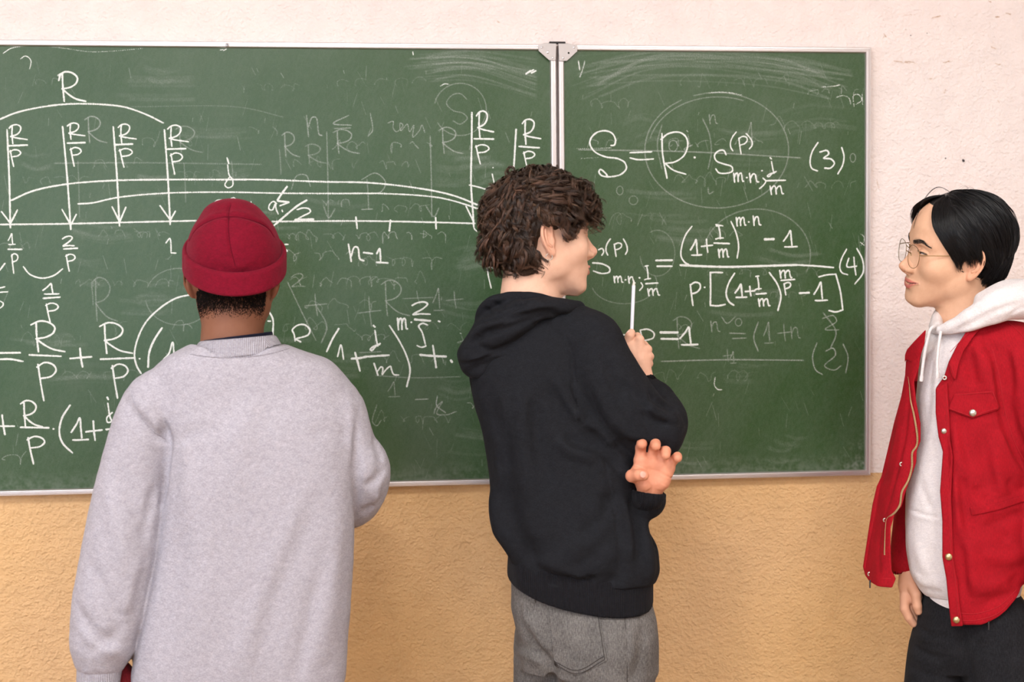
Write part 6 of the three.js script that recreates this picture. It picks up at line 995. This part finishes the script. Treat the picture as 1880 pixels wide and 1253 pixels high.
  const J0 = (() => {
    const t = stack([[592, 1722, 1880, 58, -64, 2.2], [630, 1694, 1904, 84, -82, 2.3], [700, 1664, 1912, 98, -92, 2.4], [800, 1656, 1906, 104, -96, 2.4], [900, 1648, 1902, 106, -96, 2.4], [1000, 1640, 1900, 104, -94, 2.4], [1060, 1644, 1896, 100, -90, 2.4], [1140, 1660, 1890, 94, -84, 2.4]]), sl = tube([[1846, 640, 34, 50], [1876, 690, 42, 62], [1900, 770, 46, 64], [1926, 860, 44, 60], [1926, 960, 54, 54], [1928, 1050, 60, 44]], 5);
    return (x, y, z) => smin(smax(t(x, y, z), y - hemY(x), 3), sl(x, y, z), 8);
  })();
  const JFo = foldsOn(J0, [[-7, 7, 1818, 640, 1828, 690, 1838, 760, 1858, 820, 1882, 860], [6, 12, 1806, 650, 1816, 700, 1824, 760], [-5, 10, 1772, 640, 1782, 680, 1786, 706], [5, 10, 1790, 628, 1800, 670, 1804, 700], [-4, 10, 1765, 760, 1770, 800, 1790, 860], [4, 12, 1752, 770, 1758, 830, 1776, 890], [-5, 12, 1800, 790, 1806, 850, 1820, 900], [5, 14, 1825, 800, 1830, 860, 1840, 900], [-4, 10, 1760, 980, 1766, 1030, 1776, 1070], [5, 12, 1776, 970, 1784, 1030, 1790, 1080], [-3, 10, 1800, 960, 1840, 940, 1876, 930], [4, 14, 1800, 1000, 1840, 1010, 1876, 1000], [-4, 10, 1850, 1040, 1866, 1060, 1880, 1066], [5, 9, 1752, 860, 1756, 920, 1764, 980], [-5, 9, 1764, 850, 1770, 910, 1780, 970], [-4, 8, 1815, 930, 1830, 960, 1850, 980], [4, 12, 1770, 1040, 1800, 1060, 1840, 1050], [-5, 8, 1790, 880, 1800, 900, 1812, 908], [-4, 9, 1840, 870, 1858, 886, 1878, 888], [4, 10, 1830, 780, 1850, 830, 1876, 870], [-4, 8, 1850, 740, 1862, 790, 1880, 820], [-5, 7, 1806, 606, 1812, 630, 1826, 650], [-4, 9, 1800, 1092, 1830, 1080, 1860, 1070], [-4, 8, 1840, 640, 1850, 680, 1850, 720], [4, 9, 1856, 640, 1868, 700, 1866, 740], [-3, 7, 1742, 720, 1744, 780, 1742, 840, 1748, 900, 1752, 1000]]);
  const edge = [[1776, 606], [1756, 636], [1742, 664], [1734, 690], [1719, 711], [1720, 755], [1725.6, 796], [1733, 823], [1729, 870], [1728, 892], [1731, 945], [1732.5, 985], [1732, 1010], [1739, 1048], [1742, 1092], [1746.6, 1131]];
  const openP = poly([[1500, 560], [1800, 560], ...edge, [1747, 1200], [1500, 1200]]);
  const jOut = (x, y, z) => J0(x, y, z) - 1.7 * JFo(x, y, z) - 1.2 * noise3(x * .03, y * .025, z * .03) - .7 * noise3(x * .08, y * .08, z * .08);
  const jShell = (x, y, z) => { const d = jOut(x, y, z); let s = smax(d, -(J0(x, y, z) + 17), 1.5); if (z > -30) s = smax(s, -openP(x, y), 2); return Math.max(s, -cap([1776, 480, 0], [1795, 604, 0], 62, 60)(x, y, z)); };
  const jk = addMesh('jacket', meshField(jShell, [1615, 585, -115], [1995, 1150, 130], 3.2, F.M, base), CL.red, P, 'red cotton jacket hanging open over the white sweatshirt');
  const patch = (pts, lift, th, name, par, mat = CL.red, lo = 0) => { const pp = poly(pts), xs = pts.map((p) => p[0]), ys = pts.map((p) => p[1]); return addMesh(name, meshField((x, y, z) => smax(smax(Math.abs(jOut(x, y, z) - lift) - th, pp(x, y), 1), lo - z, 1), [Math.min(...xs) - 4, Math.min(...ys) - 4, lo - 4], [Math.max(...xs) + 4, Math.max(...ys) + 4, 135], 1.9, F.M, base), mat, par); };
  patch([[1719, 711], [1740, 700], [1744, 760], [1745, 800], [1750, 830], [1747, 900], [1750, 985], [1751, 1012], [1758, 1048], [1762, 1092], [1768, 1131], [1747, 1133], [1742, 1092], [1738, 1048], [1731, 1010], [1731, 945], [1727, 892], [1732, 823], [1724, 796], [1719, 755]], 3, 3.4, 'placket', jk);
  const pf = patch([[1752, 719], [1786, 716], [1820, 713], [1834, 746], [1800, 757], [1784, 763], [1766, 757], [1741, 748]], 3.4, 2.4, 'pocket_flap', jk);
  patch([[1776, 606], [1756, 636], [1741, 668], [1748, 690], [1754, 697], [1760, 668], [1768, 646], [1784, 622], [1802, 600]], 7, 3.6, 'collar', jk);
  const jp = (x, y, l) => onSurf(jOut, x, y, 220, l), jst = (pts, l = .2, r = .5) => threadOn(F, trace2(jOut, pts.flat(), l), r, base, 2);
  addMesh('stitching', mergeGeometries([jst([[1756, 722], [1786, 719], [1818, 716]], 6.4), jst([[1745, 746], [1767, 754], [1784, 759], [1800, 753], [1830, 743]], 6.4), jst([[1820, 716], [1831, 743]], 6.4)]), CL.threadRed, pf);
  addMesh('stitching', mergeGeometries([jst([[1745, 646], [1760, 630], [1778, 612]], 12), jst([[1746, 668], [1752, 686]], 12), jst([[1738, 720], [1741, 790], [1746, 830], [1743, 900], [1746, 990], [1754, 1050], [1760, 1120]], 7), jst([[1752, 1108], [1790, 1108], [1830, 1094], [1862, 1066]], .5), jst([[1752, 1122], [1790, 1120], [1830, 1106], [1856, 1080]], .5), jst([[1820, 640], [1832, 690], [1842, 752], [1862, 812], [1884, 850]], .6), jst([[1850, 594], [1868, 612], [1884, 634]], .6)]), CL.threadRed, jk);
  patch([[1778, 919], [1830, 910], [1884, 894], [1886, 906], [1832, 923], [1782, 935]], 1.2, 1.8, 'pocket_welt', jk);
  // far front of the jacket, hanging away from the body with the zip on its edge
  const flapZ = (x, y) => { const t = clamp((y - 640) / 430, 0, 1), xl = lerp(1662, 1584, t), w = clamp((x - xl) / lerp(34, 60, t), 0, 2); return lerp(52, 58, t) + 26 * Math.sin(Math.min(1.2, w) * 1.3) - 34 * (1 - Math.min(1, w)) ** 2 + 4 * Math.sin(x * .12 + y * .02) * t + 3 * noise3(x * .04, y * .02, 3.3); };
  const flapP = poly([[1690, 632], [1676, 640], [1664, 650], [1662, 690], [1655, 728], [1641, 777], [1628, 831], [1617, 876], [1608, 896], [1600, 930], [1590, 995], [1582, 1046], [1586, 1061], [1595, 1069], [1613, 1073], [1640, 1073], [1647, 1056], [1639, 1042], [1637, 995], [1637, 965], [1645, 938], [1657, 926], [1664, 900], [1676, 868], [1684, 846], [1685, 824], [1692, 806], [1692, 775], [1684, 735], [1680, 700], [1690, 670]]);
  const fFold = foldsOn((x, y, z) => z - flapZ(x, y), [[-5, 6, 1672, 700, 1668, 760, 1655, 840, 1640, 900, 1625, 960], [4, 9, 1660, 700, 1652, 780, 1636, 860], [-4, 8, 1640, 800, 1630, 860, 1616, 900], [4, 8, 1612, 900, 1604, 960, 1600, 1040], [-4, 7, 1622, 960, 1616, 1010, 1618, 1060], [-3, 6, 1608, 894, 1622, 886, 1640, 880], [-3, 5, 1668, 690, 1676, 740, 1682, 790], [3, 6, 1684, 720, 1688, 770, 1684, 800]]);
  const flapF = (x, y, z) => (() => { const e = 1.5, z0 = flapZ(x, y), gx = (flapZ(x + e, y) - z0) / e, gy = (flapZ(x, y + e) - z0) / e; return smax(Math.abs(z - z0 - fFold(x, y, z)) / Math.sqrt(1 + gx * gx + gy * gy) - 3, flapP(x, y), 2.4); })();
  const fl2 = addMesh('front_flap', meshField(flapF, [1572, 622, -20], [1702, 1084, 120], 1.9, F.M, base), CL.red, jk, 'far front panel of the red jacket with its zip');
  const farSl = tube([[1716, 662, -50, 32], [1692, 760, -62, 32], [1678, 880, -60, 32], [1664, 1010, -34, 32], [1661, 1046, -22, 31]], 5);
  addMesh('sleeve', meshField((x, y, z) => Math.max(farSl(x, y, z) - .7 * noise3(x * .04, y * .06, z * .04), -cap([1661, 1062, -18], [1661, 1100, -10], 23, 23)(x, y, z)), [1610, 590, -100], [1755, 1090, 40], 4, F.M, base), CL.red, jk);
  const colP = poly([[1702, 605], [1699, 632], [1692, 652], [1685, 670], [1676, 667], [1665, 660], [1661, 669], [1662, 652], [1666, 642], [1680, 627]]), colZ = (x, y) => 78 - .35 * (y - 640) + .3 * (x - 1680) - .02 * (1690 - x) ** 2;
  addMesh('collar', meshField((x, y, z) => smax((Math.abs(z - colZ(x, y)) - 3.2) * .75, colP(x, y), 2), [1652, 596, 20], [1710, 678, 112], 1.8, F.M, base), CL.red, jk);
  const fp = (x, y, l = 0) => [x, y, flapZ(x, y) + fFold(x, y, flapZ(x, y)) + 3 + l];
  addMesh('stitching', threadOn(F, along([1590, 1048, 1612, 1056, 1638, 1056], 6).map(([x, y]) => fp(x, y, .2)), .5, base, 2), CL.threadRed, fl2);
  addMesh('stitching', threadOn(F, along([1666, 690, 1678, 732, 1688, 775, 1687, 800], 6).map(([x, y]) => fp(x, y, .2)), .5, base, 2), CL.threadRed, fl2);
  const brass = phy({ color: srgb(196, 176, 132), metalness: .9, roughness: .32 }), steel = phy({ color: srgb(206, 200, 190), metalness: .9, roughness: .3 });
  {
    const zp = new THREE.CatmullRomCurve3(along([[1669, 690], [1671, 700], [1674, 733], [1680, 761], [1686, 800], [1684, 816], [1677, 826], [1676, 853], [1669, 878], [1658, 898], [1654, 922], [1645, 936], [1631, 949], [1628, 965], [1627, 986], [1626, 1014]].flat(), 6).map(([x, y]) => new THREE.Vector3(...fp(x, y, 1.2))), false, 'centripetal').getSpacedPoints(190), s = new Strands(), tp = new Strands();
    for (let i = 1; i < zp.length; i++) { const t = zp[i].clone().sub(zp[i - 1]).normalize(), w = new THREE.Vector3(-t.y, t.x, 0).normalize(); s.add([zp[i].clone().addScaledVector(w, -1.7), zp[i].clone().addScaledVector(w, 1.7)], .66, .66, 5); }
    tp.add(zp.map((p) => p.clone().setZ(p.z - 1.2)), 2.6, 2.6, 6, null, .4);
    const z = addMesh('zip', s.geometry(F.M, base), brass, fl2, 'brass zip teeth along the panel edge'); addMesh('zip_tape', tp.geometry(F.M, base), CL.redIn, fl2);
  }
  const snap = (p, r, mat, par, hollow) => { const o = new THREE.Vector3(...p), pts = hollow ? [[r * .35, 0], [r * .4, r * .35], [r * .7, r * .5], [r, r * .3], [r, 0]] : [[0, r * .55], [r * .5, r * .5], [r * .9, r * .3], [r, r * .1], [r, -.5]], g = new THREE.LatheGeometry(pts.map(([a, b]) => new THREE.Vector2(a, b)), 20); g.rotateX(Math.PI / 2); g.translate(o.x, o.y, o.z); g.applyMatrix4(F.M); g.translate(-base.x, -base.y, -base.z); const ix = g.index.array; for (let i = 0; i < ix.length; i += 3) { const t = ix[i]; ix[i] = ix[i + 1]; ix[i + 1] = t; } g.computeVertexNormals(); addMesh('snap_button', g, mat, par); };
  snap(jp(1735, 692, 5), 4.6, steel, jk, true); snap(jp(1734, 786, 6), 5, steel, jk); snap(jp(1785, 753, 6), 6.6, steel, pf); snap(jp(1742.5, 1008, 6.5), 6.4, brass, jk); snap(jp(1756, 1120, 6.5), 6.2, brass, jk);
  for (const [x, y] of [[1657, 849], [1626, 953], [1596, 1056]]) snap(fp(x, y, .6), 4.4, steel, fl2, true);
  for (const [x, y] of [[1598, 1070], [1813, 1128]]) { const s = new Strands(), z = x < 1700 ? 60 : 92; s.add([new THREE.Vector3(x, y - 6, z), new THREE.Vector3(x, y, z + 2), new THREE.Vector3(x, y + 8, z + 2)], 1.7, 1.5, 6); addMesh('cord_end', s.geometry(F.M, base), CL.leather, x < 1700 ? fl2 : jk); }
  // black jeans and shoes
  {
    const hips = stack([[1080, 1700, 1868, 56, -62, 2.3], [1130, 1692, 1888, 66, -68, 2.4], [1180, 1688, 1900, 70, -70, 2.4], [1230, 1700, 1900, 60, -60, 2.4]]);
    const farL = tube([[1738, 1140, -24, 52], [1724, 1200, -18, 58], [1712, 1290, 0, 56], [1700, 1560, 20, 46], [1740, fl - 60, -30, 42]], 4), nearL = tube([[1830, 1140, 16, 66], [1838, 1220, 24, 70], [1850, 1320, 30, 66], [1850, 1600, 20, 48], [1850, fl - 60, 0, 44]], 4);
    const j0 = (x, y, z) => smin(smin(hips(x, y, z), farL(x, y, z), 20), nearL(x, y, z), 8);
    const jf0 = foldsOn(j0, [[-8, 8, 1757, 1135, 1768, 1180, 1782, 1230, 1790, 1262], [-3, 5, 1686, 1150, 1710, 1160, 1740, 1158], [3, 7, 1682, 1164, 1710, 1172, 1745, 1172], [-3, 5, 1676, 1186, 1705, 1196, 1745, 1196], [3, 8, 1670, 1200, 1700, 1210, 1740, 1214], [-3, 6, 1664, 1222, 1700, 1232, 1740, 1238], [-2.4, 2.2, 1857, 1112, 1857, 1180, 1858, 1253], [-3, 7, 1790, 1172, 1830, 1164, 1880, 1172], [3, 9, 1786, 1196, 1830, 1190, 1880, 1196], [-2, 2, 1752, 1190, 1735, 1225, 1725, 1253]]);
    const jf = (x, y, z) => Math.max(j0(x, y, z) - jf0(x, y, z), y - (fl - 52)), jg = meshField((x, y, z) => Math.max(jf(x, y, z), y - 1290), [1640, 1070, -95], [1925, 1296, 115], 3.6, F.M, base);
    addMesh('jeans', mergeGeometries([jg, meshField((x, y, z) => Math.max(jf(x, y, z), 1284 - y), [1630, 1270, -110], [1935, fl - 30, 115], 9, F.M, base)]), CL.jeansBlack, P, 'black jeans');
    shoe(F, base, [1740, fl - 60, -30], -.9, P); shoe(F, base, [1850, fl - 60, 0], -.6, P);
  }
}
scene.traverse((o) => { if (o.isMesh) o.castShadow = o.receiveShadow = true; });
renderer.render(scene, camera);
